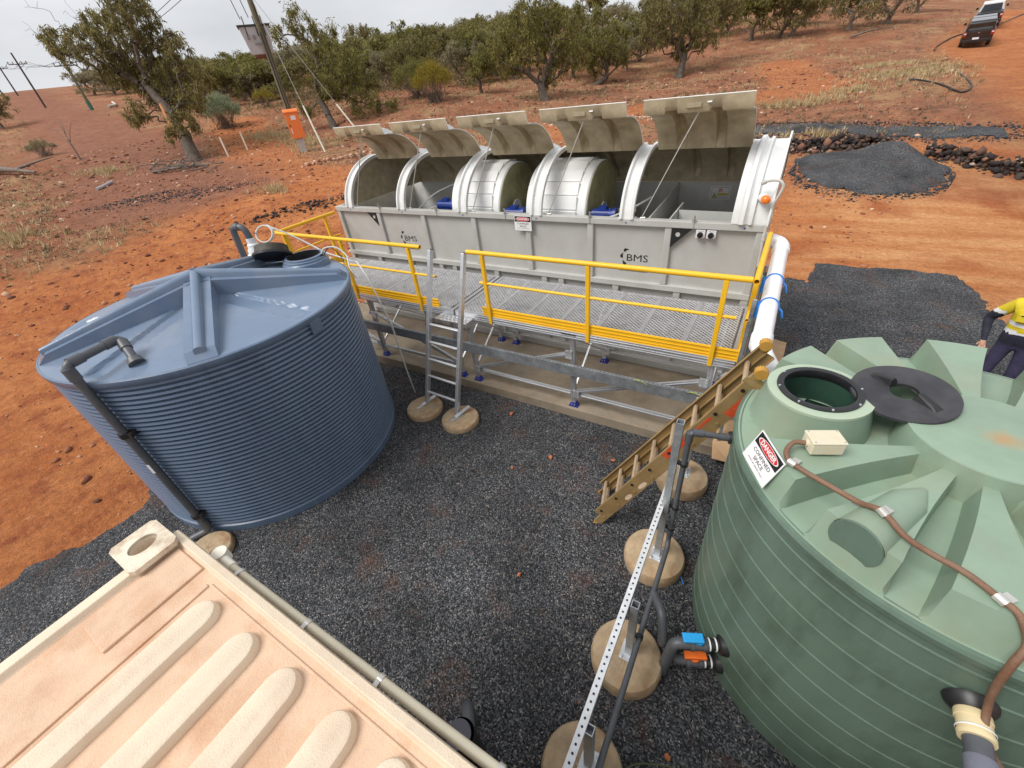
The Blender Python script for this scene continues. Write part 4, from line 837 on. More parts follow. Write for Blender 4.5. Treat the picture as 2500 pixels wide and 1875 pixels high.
def valley(th):                                    # shallow fold in the middle of each roof panel
    s=sorted(a%360 for a in ribA); t=math.degrees(th)%360
    for i,a in enumerate(s):
        b=s[(i+1)%5]+(360 if i==4 else 0); tt=t if t>=a else t+360
        if a<=tt<b: return (tt-(a+b)/2)
    return 90
hb=(BX+1.40*math.cos(R_(84)),BY+1.40*math.sin(R_(84)))
def roofz(r,th):
    z=2.432+.17*(1-r/BR)
    dv=abs(math.sin(R_(valley(th))))*r if abs(valley(th))<80 else 9
    z-=.042*max(0,min(1,(.13-dv)/.025))*sm(.25,.5,r)*sm(BR-.02,BR-.22,r)
    return float(z)
def rg(u,v):
    r=.02+(BR-.022)*u; th=2*math.pi*v; return (BX+r*math.cos(th),BY+r*math.sin(th),roofz(r,th))
def hole(u,v): 
    r=.02+(BR-.022)*u; th=2*math.pi*v; return math.hypot(BX+r*math.cos(th)-hb[0],BY+r*math.sin(th)-hb[1])>.25
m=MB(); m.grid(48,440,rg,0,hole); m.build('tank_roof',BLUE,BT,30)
for a in ribA:
    d=Vector((math.cos(R_(a)),math.sin(R_(a)),0)); s=Vector((-d.y,d.x,0)); c=Vector((BX,BY,0))
    m=MB(); sec=lambda w,zt,zb:[(-w,zb),(-w*.93,zt),(w*.93,zt),(w,zb)]
    V=[]
    for r,zt,zb,w in ((.0,2.80,2.45,.16),(1.62,2.525,2.42,.15),(1.715,2.44,2.41,.15)):
        for (q,z) in sec(w,zt,zb): V.append(c+d*r+s*q+Vector((0,0,z)))
    F=[(i*4+k,i*4+k+1,i*4+k+5,i*4+k+4) for i in range(2) for k in range(3)]+[(8,9,10,11)]
    m.add(V,F); rb=m.build('roof_rib',BLUE,BT,20)
    V=[];n=9
    for r,zt,h in ((-.02,2.80,.13),(1.655,2.52,.062)):
        for k in range(n):
            t=math.pi*k/(n-1); q=-.052*math.cos(t); z=zt-.02+h*(.45+.55*math.sin(t)) if 0<k<n-1 else zt-.03
            V.append(c+d*r+s*q+Vector((0,0,z)))
    m=MB(); m.add(V,[(k,k+1,n+k+1,n+k) for k in range(n-1)]+[tuple(n+k for k in range(n))]); m.build('rib_bead',BLUE,rb,40)
m=MB(); m.lathe([(.335,2.42),(.325,2.53),(.305,2.545),(.305,2.57),(.275,2.575),(.275,2.60),(.238,2.602),(.232,2.57),(.232,2.3),(.25,2.2)],(hb[0],hb[1],0),48); m.build('hatch_neck',BLUE,BT,35)
m=MB(); m.lathe([(.001,2.2),(.26,2.2)],(hb[0],hb[1],0),32); m.build('dark_water',BLACKP,BT)
m=MB(); m.lathe([(.242,2.604),(.229,2.606),(.226,2.57),(.226,2.35)],(hb[0],hb[1],0),40); m.build('hatch_shade_liner',BLACK,BT,40)  # added black liner over the neck's inner wall, painting the dark of the opening
m=MB(); a=R_(8); m.box((BX+(BR+.004)*math.cos(a),BY+(BR+.004)*math.sin(a),2.30),(.03,.16,.15),Matrix.Rotation(a,3,'Z')); m.build('name_pad',BLUEW,BT,None,.006)
# hatch cover leaning on a rib
HC=thing('hatch_cover','black round hatch cover leaning on the blue tank roof','hatch cover',(-6.42,3.45,2.6))
ax=Vector((-.34,.40,.85)).normalized()*-1; c=Vector((-6.36,3.38,2.63))
m=MB(); m.tube([c-ax*.02,c-ax*.02+ax*.001,c+ax*.015],[.25,.275,.275],40); m.build('cover_disc',BLACK,HC,50)
m=MB(); m.tube([c-ax*.02,c-ax*.13],[.235,.225],36); m.build('cover_skirt',mat('muddy_black',(.045,.04,.03,1),.6,0,.4,14,(.16,.13,.09,1),.6,9),HC,50)
# fill fitting, grey elbow and coiled conduit behind the roof
FF=thing('fill_fitting','white stepped fitting with dark grey elbow pipe behind the blue roof','pipe fitting',(-7.12,3.52,2.5))
m=MB(); m.lathe([(.14,2.40),(.135,2.55),(.11,2.57),(.11,2.62),(.085,2.65),(.085,2.70),(.065,2.72),(.062,2.80)],(-7.10,3.54,0),28); m.build('stepped_cone',mat('white_poly',(.78,.78,.78,1),.4),FF,40)
m=MB(); m.pipe([(-7.10,3.54,2.79),(-7.12,3.53,2.97),(-7.34,3.47,2.97),(-7.36,3.45,2.45)],.05,14,.09); m.cyl((-7.20,3.51,2.972),(-7.25,3.495,2.97),.058,14); m.build('grey_elbow',GPVC,FF,50)
CL=thing('coiled_conduit','coil of pale flexible conduit above the blue tank rim','conduit',(-6.75,3.75,2.5))
pts=[]; cc=Vector((-6.88,3.66,2.83)); ux=Vector((.86,.5,-.1)); uz=Vector((-.23,.55,.80))
for k in range(40): a=k/39*2*math.pi*1.45-1.2; pts.append(cc+ux*.135*math.cos(a)+uz*.135*math.sin(a)+Vector((.0,.03*k/39,0)))
pts+= [Vector((-6.63,3.85,2.82)),Vector((-6.45,3.98,2.66)),Vector((-6.0,4.02,2.48)),Vector((-5.2,3.92,2.44)),Vector((-4.9,3.78,2.3)),Vector((-4.80,3.86,1.5)),Vector((-4.82,3.9,.6)),Vector((-4.9,4.0,.05))]
m=MB(); m.tube(pts,.013,8); m.build('coil',LPVC,CL,60)
m=MB(); m.tube([cc+ux*-.135+uz*.01+Vector((math.cos(t)*.02,0,math.sin(t)*.02)) for t in [k*.7 for k in range(10)]],.004,5); m.build('cable_tie',BLACK,CL)
JC=thing('hatch_conduit','pale conduit arching from the blue tank hatch towards the walkway','conduit',(-5.6,3.75,2.5))
m=MB(); m.tube(crom([(-5.72,3.72,2.56),(-5.66,3.78,2.66),(-5.5,3.86,2.66),(-5.33,3.87,2.55),(-5.2,3.76,2.44),(-5.08,3.72,2.3)]),.012,8); m.build('conduit_run',LPVC,JC,60)
m=MB(); m.box((-5.70,3.70,2.55),(.07,.06,.09)); m.build('float_gland',BLACK,JC,None,.006)
m=MB(); m.tube(crom([(-5.68,3.72,2.55),(-5.62,3.85,2.66),(-5.5,3.9,2.5),(-5.35,3.8,2.45)]),.007,6); m.build('black_lead',BLACK,JC,60)
# overflow pipe of the blue tank
OP=thing('overflow_pipe','dark grey pipe bent over the blue tank rim and down its wall','pipe',(-5.54,.62,.03))
m=MB(); m.pipe([(-5.50,.38,.09),(-5.385,.562,.12),(-5.385,.562,2.66),(-5.52,1.06,2.66),(-5.20,.99,2.47)],.042,14,.07); m.build('pipe_run',GPVC,OP,50)
for p,q in (((-5.385,.562,2.50),(-5.385,.562,2.63)),((-5.395,.60,2.66),(-5.425,.71,2.66)),((-5.48,.91,2.66),(-5.51,1.02,2.66)),((-5.475,1.05,2.632),(-5.38,1.03,2.577)),((-5.385,.562,.16),(-5.385,.562,.30))):
    m=MB(); m.cyl(p,q,.052,14); m.build('pipe_socket',GPVC,OP,50)
m=MB(); m.tube([(-5.25,1.0,2.505),(-5.20,.99,2.465)],[.062,.075],16); m.build('roof_flange',GPVC,OP,50)
for z in (1.79,.42):
    m=MB(); m.lathe([(.056,-.03),(.056,.03),(.044,.03),(.044,-.03),(.056,-.03)],(-5.385,.562,z),18); m.box((-5.33,.575,z),(.10,.03,.05),Matrix.Rotation(R_(20),3,'Z')); m.box((-5.36,.63,z),(.09,.09,.05),Matrix.Rotation(R_(23),3,'Z')); m.build('pipe_bracket',BLACK,OP,40)
m=MB(); m.box((-5.362,.526,1.30),(.004,.03,.13),Matrix.Rotation(R_(-55),3,'Z')); m.build('sticker',SIGNW,OP)

# ------------------------------------------------------------------ green tank
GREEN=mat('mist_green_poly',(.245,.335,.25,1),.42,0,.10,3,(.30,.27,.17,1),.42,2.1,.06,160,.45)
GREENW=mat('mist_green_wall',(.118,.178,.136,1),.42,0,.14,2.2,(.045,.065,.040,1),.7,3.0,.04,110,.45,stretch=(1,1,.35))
GREENL=mat('mist_green_flange',(.40,.49,.37,1),.5,0,.06,4,(.3,.25,.15,1),.25,4)
GX,GY,GR,GH=1.31,2.76,1.235,2.205
GT_=thing('water_tank','pale green poly water tank with radial roof ribs','water tank',(GX,GY,0))
prof=[(GR-.03,.0),(GR-.004,.03),(GR,.10)]
for z in [.22,.46,.70,.94,1.18,1.42,1.66,1.90,2.06]: prof+=[(GR,z-.014),(GR+.005,z-.006),(GR+.005,z+.006),(GR,z+.014)]
prof+=[(GR+.004,2.13),(GR+.022,2.15),(GR+.026,2.185),(GR+.016,2.205),(GR-.02,2.215)]
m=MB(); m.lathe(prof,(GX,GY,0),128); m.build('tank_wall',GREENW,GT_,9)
ribG=[-149,-122.5,-98,-72,-46,-20,6,33,60,88,118.5,146]
hg=(GX+.83*math.cos(R_(173)),GY+.83*math.sin(R_(173)))
rr_=[.0,.12,.24,.33,.374,.378,.385,.392,.396,.42,.5,.6,.7,.8,.9,1.0,1.1,1.16,1.17,1.185,1.2,1.215,1.225,1.2351]
_rg=sorted(a%360 for a in ribG)
def grow_(r):                                        # angles and rib weights of one ring of the roof, aligned to the rib edges
    hw=4.3+4.0*min(1,max(0,(r-.33)/.86)); sl=max(1.0,3.0*(.4/max(r,.35))); out=[]
    for i,a in enumerate(_rg):
        b=_rg[(i+1)%len(_rg)]+(360 if i==len(_rg)-1 else 0)
        for k in range(7): out.append((a-hw+2*hw*k/6,1.))
        g0,g1=a+hw+sl,b-hw-sl
        if g0>g1: g0=g1=(g0+g1)/2
        for k in range(15): out.append((g0+(g1-g0)*k/14,0.))
    return out
n=len(grow_(1.)); V=[]
for r in rr_:
    for t,w in grow_(r):
        base=2.212+.075*(1-r/GR); top=2.405+.025*(r-.36)/.8; e=max(0,min(1,(1.225-r)/.055))
        z=base+(top-base)*w*e
        if r<.38: z=2.475
        elif r<.395: z=max(z,base+(2.475-base)*(.395-r)/.02)
        V.append((GX+r*math.cos(R_(t)),GY+r*math.sin(R_(t)),z))
F=[(i*n+k,i*n+(k+1)%n,(i+1)*n+(k+1)%n,(i+1)*n+k) for i in range(len(rr_)-1) for k in range(n)]
F=[f for f in F if math.hypot(sum(V[i][0] for i in f)/4-hg[0],sum(V[i][1] for i in f)/4-hg[1])>.225]
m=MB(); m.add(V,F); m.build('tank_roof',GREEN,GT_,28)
m=MB(); m.lathe([(.36,2.20),(.325,2.36),(.300,2.47),(.300,2.485),(.235,2.49),(.225,2.485)],(hg[0],hg[1],0),56); m.build('hatch_neck',GREEN,GT_,35)
m=MB(); m.lathe([(.224,2.484),(.222,2.30),(.30,1.95)],(hg[0],hg[1],0),56); m.build('hatch_throat',mat('shaded_green_inside',(.03,.075,.052,1),.5,0,.2,5),GT_,60)  # inner wall in a darker green, the shade inside the hatch put into its colour
m=MB(); m.lathe([(.302,2.468),(.302,2.4875),(.238,2.4925),(.238,2.47)],(hg[0],hg[1],0),56); m.build('hatch_flange',GREENL,GT_,35)
m=MB(); m.lathe([(.246,2.489),(.246,2.503),(.228,2.508),(.205,2.503),(.200,2.47),(.215,2.44)],(hg[0],hg[1],0),56); hr=m.build('hatch_gasket',BLACK,GT_,40)
m=MB(); [m.cyl((hg[0]+.238*math.cos(k*.785+.3),hg[1]+.238*math.sin(k*.785+.3),2.503),(hg[0]+.238*math.cos(k*.785+.3),hg[1]+.238*math.sin(k*.785+.3),2.512),.007,8) for k in range(8)]; m.build('screws',ALU,hr)
m=MB(); m.lathe([(.001,1.95),(.30,1.95)],(hg[0],hg[1],0),32); m.build('dark_water',mat('tank_water',(.006,.008,.008,1),.06,0,.1,3),GT_)
c=Vector((GX,GY,0)); a=R_(-122.5); d=Vector((math.cos(a),math.sin(a),0)); s=Vector((-d.y,d.x,0))
m=MB(); V=[];nn=15
for r,k in ((.62,.02),(.78,.085),(1.185,.115)):
    for i in range(nn): t=math.pi*i/(nn-1); V.append(c+d*r+s*(-k*1.0*math.cos(t))+Vector((0,0,2.40+k*math.sin(t)*.9)))
m.add(V,[(j*nn+i,j*nn+i+1,(j+1)*nn+i+1,(j+1)*nn+i) for j in range(2) for i in range(nn-1)]); m.build('outlet_bulge',GREEN,GT_,40)
m=MB(); p=c+d*1.186+Vector((0,0,2.385)); V=[p+s*.115*math.cos(t)+Vector((0,0,.125*math.sin(t))) for t in [2*math.pi*k/28 for k in range(28)]]; V2=[q+d*.014 for q in V]
m.add(V+V2,[tuple(range(28,56))]+[(k,(k+1)%28,28+(k+1)%28,28+k) for k in range(28)]); m.build('outlet_boss',GREENW,GT_,40)
m=MB()
danger((.213,2.345,2.455),(.135,-.255,0),(.058-.0,.053,.19),.288,.215,GT_)
dm=mat('rust_stained_disc',(.245,.335,.25,1),.5,0,.1,4); nt_=dm.node_tree; b_=nt_.nodes['Principled BSDF']; src=b_.inputs['Base Color'].links[0].from_socket
g_=N(nt_,'ShaderNodeTexCoord'); vd=N(nt_,'ShaderNodeVectorMath',operation='DISTANCE'); vd.inputs[1].default_value=(.04,-.02,2.477); nz_=N(nt_,'ShaderNodeTexNoise',Scale=14.,Detail=6); ad=N(nt_,'ShaderNodeMath',operation='MULTIPLY_ADD'); ad.inputs[1].default_value=.16
nt_.links.new(g_.outputs['Object'],vd.inputs[0]); nt_.links.new(g_.outputs['Object'],nz_.inputs['Vector']); nt_.links.new(nz_.outputs['Fac'],ad.inputs[0]); nt_.links.new(vd.outputs['Value'],ad.inputs[2])
mr_=N(nt_,'ShaderNodeMapRange'); mr_.inputs['From Min'].default_value=.08; mr_.inputs['From Max'].default_value=.19; mr_.inputs['To Min'].default_value=.75; mr_.inputs['To Max'].default_value=0; nt_.links.new(ad.outputs[0],mr_.inputs['Value'])
mm_=N(nt_,'ShaderNodeMixRGB'); nt_.links.new(mr_.outputs[0],mm_.inputs['Fac']); nt_.links.new(src,mm_.inputs['Color1']); mm_.inputs['Color2'].default_value=(.42,.24,.10,1); nt_.links.new(mm_.outputs[0],b_.inputs['Base Color'])
m=MB(); m.lathe([(.001,2.477),(.36,2.477),(.374,2.472),(.379,2.46),(.384,2.38)],(GX,GY,0),72); m.build('centre_disc',dm,GT_,30)
# hatch lid, junction box, brown conduit
HL=thing('loose_cover','black round lid with centre hole lying on the green tank','hatch lid',(.92,3.0,2.46))
nrm=Vector((-.06,-.10,1)).normalized(); c0=Vector((.93,2.985,2.505)); Rm=nrm.to_track_quat('Z','Y').to_matrix()
m=MB(); m.lathe([(.075,.012),(.085,.016),(.25,.012),(.272,.004),(.275,-.012),(.262,-.02),(.075,-.012),(.075,.012)],(0,0,0),56); m.v=[tuple(c0+Rm@Vector(v)) for v in m.v]; m.build('lid_disc',mat('dusty_black',(.035,.035,.040,1),.5,0,.2,8,(.09,.085,.085,1),.4,4),HL,40)
for sg in (-1,1):
    m=MB(); ang=R_(-12); ux=Vector((math.cos(ang),math.sin(ang),0))*sg; uy=Vector((-ux.y,ux.x,0))
    L_=[(.07,-.035,.012),(.07,.035,.012),(.21,.030,.012),(.21,-.030,.012),(.08,-.018,.06),(.08,.018,.06),(.17,.016,.035),(.17,-.016,.035)]
    m.add([tuple(c0+Rm@(ux*x+uy*y+Vector((0,0,z)))) for x,y,z in L_],[(0,1,5,4),(1,2,6,5),(2,3,7,6),(3,0,4,7),(4,5,6,7)]); m.build('grip_wedge',BLACK,HL,None,.006)
JB=thing('junction_box','cream junction box on a roof rib of the green tank','junction box',(.515,2.33,2.44))
CREAM=mat('cream_plastic',(.66,.60,.45,1),.45,0,.05,8,(.55,.34,.16,1),.35,7)
Rz=Matrix.Rotation(R_(24),3,'Z')
m=MB(); m.box((.515,2.325,2.478),(.175,.115,.075),Rz); m.build('box_body',CREAM,JB,None,.008)
m=MB(); m.box((.515,2.325,2.524),(.18,.12,.016),Rz); lid=m.build('box_lid',CREAM,JB,None,.006)
m=MB(); [m.cyl(Vector((.515,2.325,2.531))+Rz@Vector((u,v,0)),Vector((.515,2.325,2.534))+Rz@Vector((u,v,0)),.006,8) for u in(-.075,.075) for v in(-.047,.047)]; m.build('screws',ALU,lid)
BC=thing('brown_conduit','brown flexible conduit crossing the green tank roof','conduit',(.9,1.85,2.4))
BROWN=mat('brown_conduit',(.20,.105,.062,1),.5,0,.2,20,(.26,.19,.13,1),.5,9,.5,160)
cd=[(.435,2.285,2.485),(.372,2.262,2.487),(.342,2.199,2.475),(.344,2.15,2.468),(.372,2.109,2.463),(.451,2.068,2.455),(.558,2.021,2.45),(.67,1.950,2.465),(.737,1.872,2.525),(.831,1.808,2.475),(.933,1.785,2.44),(1.046,1.735,2.44),(1.125,1.645,2.455),(1.17,1.60,2.45),(1.215,1.545,2.37),(1.195,1.49,2.30),(1.203,1.478,2.20),(1.222,1.470,2.08),(1.25,1.462,1.97),(1.272,1.40,1.87),(1.33,1.32,1.80),(1.5,1.2,1.7)]
m=MB(); m.tube(crom(cd,5),.0148,10); m.build('conduit_run',BROWN,BC,60)
m=MB(); m.cyl((.425,2.288,2.485),(.445,2.292,2.485),.023,12); m.build('gland',CREAM,BC,40)
for i in (4,8,12):
    p=Vector(cd[i]);q=Vector(cd[i+1]); dd=(q-p).normalized(); m=MB(); m.tube([p-dd*.02,p+dd*.02],.0205,12); m.beam(p-dd.cross(Vector((0,0,1)))*.02-Vector((0,0,.018)),p-dd.cross(Vector((0,0,1)))*.075-Vector((0,0,.020)),.04,.004); m.build('saddle_clip',mat('zinc_clip',(.62,.60,.56,1),.35,.6),BC,40)
# outlet with cream union
OU=thing('outlet_union','grey outlet pipe with cream union on the green tank wall','pipe',(1.25,1.5,1.8))
p=Vector((1.25,1.522,1.855)); dd=Vector((-.02,-1,-.02)).normalized()
m=MB(); m.tube([p,p+dd*.02,p+dd*.05],[.095,.09,.066],28); m.build('black_flange',BLACK,OU,40)
m=MB(); m.tube([p+dd*.045,p+dd*.055,p+dd*.08,p+dd*.081,p+dd*.14,p+dd*.141,p+dd*.16],[.058,.064,.064,.060,.060,.064,.062],24); m.build('cream_union',mat('cream_union',(.72,.60,.36,1),.45,0,.06,8),OU,40)
m=MB(); m.cyl(p+dd*.155,p+dd*.30,.048,20); m.build('pipe_stub',GPVC,OU,40)
m=MB(); m.tube([p+dd*.23,p+dd*.24,p+dd*.40],[.050,.058,.058],20); m.build('pipe_socket',mat('grey_socket',(.20,.21,.26,1),.4),OU,40)
m=MB(); q=p+dd*.38; m.pipe([q,q+dd*.08,q+dd*.09+Vector((.25,.02,.04)),q+dd*.05+Vector((.9,.15,.1))],.055,16,.06); m.build('lagged_pipe',BLACK,OU,50)
m=MB(); m.lathe([(.064,-.004),(.066,0),(.064,.004)],p+dd*.125,24,axis='y'); m.build('cable_tie',SIGNW,OU,40)
# valves on the left of the green tank
VL=thing('valve_pair','two grey ball valves with blue and orange handles on the green tank','valves',(.1,1.8,.03))
for k,(wp,zc,hc) in enumerate((((.395,1.945),.50,'blue'),((.40,1.93),.21,'orange'))):
    w=Vector((wp[0]+.0,wp[1],zc)); d=Vector((-.80,-.60,0)).normalized(); w=Vector((GX,GY,zc))+Vector((wp[0]-GX,wp[1]-GY,0)).normalized()*1.24; d=(Vector((wp[0]-GX,wp[1]-GY,0)).normalized()*.6+Vector((-.9,-.1,0))*.6).normalized()
    m=MB(); m.tube([w-d*.03,w+d*.02,w+d*.03],[.085,.075,.05],22); m.build('black_flange',BLACK,VL,40)
    m=MB(); m.cyl(w+d*.03,w+d*.11,.048,18); m.build('black_nipple',BLACK,VL,40)
    m=MB(); [m.tube([w+d*t,w+d*(t+.012)],.0505,18) for t in (.045,.095)]; m.build('white_ring',SIGNW,VL,40)
    m=MB(); m.tube([w+d*.11,w+d*.12,w+d*.15,w+d*.152,w+d*.22,w+d*.222,w+d*.25],[.05,.058,.058,.05,.05,.058,.056],18); m.build('valve_body',GPVC,VL,40)
    h=w+d*.185+Vector((0,0,.05)); sd=d.cross(Vector((0,0,1)))
    m=MB(); m.cyl(h,h+Vector((0,0,.035)),.042,16); 
    if k==0: m.beam(h-d*.03+Vector((0,0,.045)),h+d*.13+Vector((0,0,.045)),.075,.03)
    else: m.beam(h-d*.09+Vector((0,0,.05)),h+d*.09+Vector((0,0,.05)),.062,.04)
    m.build('valve_handle',mat('handle_'+hc,(.02,.33,.72,1) if k==0 else (.85,.17,.02,1),.4),VL,None,.008)
    e=w+d*.25
    m=MB()
    if k==0: m.pipe([e,e+d*.12,e+d*.14+Vector((-.02,-.06,-.45))],.046,14,.07)
    else: m.pipe([e,e+d*.10,e+d*.13+Vector((-.10,.10,.05)),(-.03,1.80,.33),(-.10,1.98,.50),(-.21,2.12,.46)],.038,14,.06)
    m.build('pipe_bend',GPVC,VL,50)
# level pipe that follows the tray
LP=thing('level_pipe','dark grey pipe following the tray posts to the green tank','pipe',(-.21,2.7,.45))
m=MB(); m.pipe([(-.205,-.6,.47),(-.215,2.62,.47),(-.225,2.70,.52),(-.222,2.70,1.97),(.02,2.79,1.93),(.10,2.81,1.93)],.024,12,.05); m.build('pipe_run',GPVC,LP,50)
for p,q in (((-.222,2.70,1.86),(-.222,2.70,1.965)),((-.21,2.705,1.968),(-.13,2.735,1.955)),((-.02,2.775,1.936),(.06,2.80,1.93)),((-.224,2.70,.60),(-.224,2.70,.72))):
    m=MB(); m.cyl(p,q,.031,12); m.build('pipe_socket',GPVC,LP,50)
m=MB(); m.tube([(.05,2.797,1.93),(.085,2.806,1.93)],[.05,.055],16); m.build('wall_flange',BLACK,LP,40)
for z in (1.60,1.02,.70):
    m=MB(); m.lathe([(.033,-.014),(.033,.014)],(-.222,2.70,z),14); m.box((-.262,2.70,z),(.03,.03,.028)); m.build('pipe_clamp',BLACK,LP,40)
m=MB(); m.lathe([(.030,-.02),(.030,.02)],(-.212,1.70,.47),14,axis='y'); m.box((-.245,1.70,.48),(.04,.03,.03)); m.build('pipe_clamp',BLACK,LP,40)
# white sewer pipe at the end of the unit
WP=thing('white_pipe','large white PVC pipe from the end of the grey unit to the green tank','pipe',(.2,6.3,.03))
m=MB(); m.pipe([(-.12,6.30,2.37),(.10,6.18,2.36),(.115,3.80,2.17),(.30,3.62,2.00),(.55,3.60,1.96)],.084,22,.12); m.build('pipe_run',WPVC,WP,60)
m=MB(); m.tube([(.113,4.02,2.187),(.115,3.86,2.175)],.094,22); m.build('pipe_socket',WPVC,WP,60)
m=MB(); m.tube([(.101,6.05,2.35),(.1015,5.94,2.34)],.094,22); m.build('pipe_socket',WPVC,WP,60)
for y in (5.12,4.58):
    t=(6.18-y)/2.38; c1=Vector((.10+.015*t,y,2.36-.19*t)); m=MB()
    m.tube([c1+Vector((.090*math.cos(a),.02*math.sin(a),.090*math.sin(a))) for a in [2*math.pi*k/24 for k in range(24)]],.009,6,closed=True); m.beam(c1+Vector((-.092,0,.05)),c1+Vector((-.092,0,-.14)),.05,.012,(0,1,0)); m.tube([c1+Vector((.088,0,.0)),c1+Vector((.12,-.02,-.02)),c1+Vector((.14,-.03,-.09))],.012,6); m.build('pipe_strap',STRAP,WP,40)
    m=MB(); m.b2((c1.x-.155,y-.02,.19 if y>4.6 else .04),(c1.x-.115,y+.02,c1.z+.06)); m.build('strap_post',GALV,WP)
PS=thing('pipe_support','grey channel support behind the white pipe','support',(.02,6.45,.187))
for x in (-.03,.05): 
    m=MB(); m.b2((x-.035,6.46,.187),(x+.035,6.50,1.95)); m.build('channel',GALV,PS,None,.004)
m=MB(); m.b2((-.08,6.50,1.15),(.10,6.515,1.25)); m.b2((-.08,6.50,1.75),(.10,6.515,1.85)); m.build('cross_strap',GALV,PS)
WE=thing('white_elbow','white PVC elbow leaving the slab behind the bronze ladder','pipe',(-.1,4.95,.187))
m=MB(); m.pipe([(-.15,4.93,.75),(-.15,4.95,1.02),(.06,5.10,1.02),(.42,5.2,1.0)],.075,20,.11); m.build('elbow_run',WPVC,WE,60)
m=MB(); m.tube([(-.02,5.045,1.02),(.05,5.093,1.02)],.084,20); m.build('pipe_socket',WPVC,WE,60)

# ------------------------------------------------------------------ bronze extension ladder on the green tank
EL=thing('extension_ladder','weathered bronze extension ladder leaning on the green tank','ladder',(-1.07,3.1,0))
BRZ=mat('weathered_bronze',(.37,.245,.105,1),.45,.3,.2,5,(.40,.30,.17,1),.5,3.5,.05,60)
BRZL=mat('pale_rung',(.50,.38,.25,1),.5,.2,.2,8,(.42,.24,.15,1),.5,6)
RED=mat('red_spray',(.62,.075,.02,1),.55,0,.25,16,(.35,.18,.08,1),.5,9)
pn0,pn1=Vector((-1.04,2.90,.02)),Vector((.20,3.13,2.27)); pf0,pf1=Vector((-1.15,3.34,.02)),Vector((.19,3.52,2.30))
wd=((pf0-pn0)+(pf1-pn1)).normalized(); ld=(pn1-pn0).normalized(); nd=ld.cross(wd).normalized()
if nd.z<0: nd=-nd
def rail_c(p,q,off,side,name,h=.085,mt=None):      # C-channel rail
    m=MB(); p=p+nd*off;q=q+nd*off
    m.beam(p,q,.004,h,nd); 
    for sgn in (-1,1): m.beam(p+nd*sgn*(h/2-.002)+wd*side*.014,q+nd*sgn*(h/2-.002)+wd*side*.014,.028,.004,nd)
    return m.build(name,mt or BRZ,EL)
for (p,q,sd) in ((pn0,pn1,1),(pf0,pf1,-1)):
    rail_c(p,q,0,sd,'base_rail'); r=rail_c(p.lerp(q,.06)+wd*sd*.0,q+ld*.06,.082,sd,'fly_rail')
for k in range(8):
    t=.06+.122*k; a=pn0.lerp(pn1,t);b=pf0.lerp(pf1,t)
    for off,tt in ((0,0),(.082,.03)):
        A=pn0.lerp(pn1,min(1,t+tt))+nd*off; Bq=pf0.lerp(pf1,min(1,t+tt))+nd*off
        m=MB(); m.beam(A,Bq,.034,.030,nd); m.build('rung',BRZL,EL,None,.006)
        m=MB(); m.tube([A-wd*.004,A-wd*.010],.0165,12); m.lathe([(.001,0),(.001,0.0001)],(A.x,A.y,A.z),4); m.build('rung_end',BLACKP if off else BRZ,EL,40)
for p in (pn1,pf1):
    q=p+ld*.055+nd*.09; m=MB()
    m.tube([q-wd*.03,q+wd*.03],.046,18)
    for k in range(9): a=-1.6+k*.4; e=(ld*math.cos(a)+nd*math.sin(a)); m.beam(q+e*.044-wd*.031,q+e*.044+wd*.031,.008,.012,e)
    m.build('end_cap',mat('ochre_rubber',(.50,.27,.05,1),.6,0,.15,12),EL,40)
for a,b,off,h in ((.84,.99,0,.083),(.55,.67,.082,.083),(.71,.80,.082,.03)):
    m=MB(); A=pn0.lerp(pn1,a)-wd*.0035+nd*off;B_=pn0.lerp(pn1,b)-wd*.0035+nd*off; m.beam(A,B_,.002,h*.9,nd); m.build('red_mark',RED,EL)
m=MB(); A=pn1-ld*.05+nd*.0-wd*.006; m.beam(A-nd*.05,A+nd*.15,.006,.05,ld); m.build('guide_bracket',BRZ,EL)
for t,l in ((.36,.07),(.26,.06)):
    m=MB(); A=pn0.lerp(pn1,t)-wd*.0036; m.add([A+ld*l*math.cos(x)+nd*.026*math.sin(x) for x in [2*math.pi*k/20 for k in range(20)]],[tuple(range(20))]); m.build('worn_label',mat('worn_label',(.70,.55,.42,1),.6,0,.2,20,(.4,.2,.1,1),.5,12),EL)
m=MB(); m.beam(pn0-ld*.012-nd*.04,pn0-ld*.012+nd*.04,.04,.02,ld); m.build('foot_pad',mat('ochre_rubber',(.5,.27,.05,1)),EL)
m=MB(); m.beam(pf0-ld*.012-nd*.04,pf0-ld*.012+nd*.04,.04,.02,ld); m.build('foot_pad',mat('ochre_rubber',(.5,.27,.05,1)),EL)

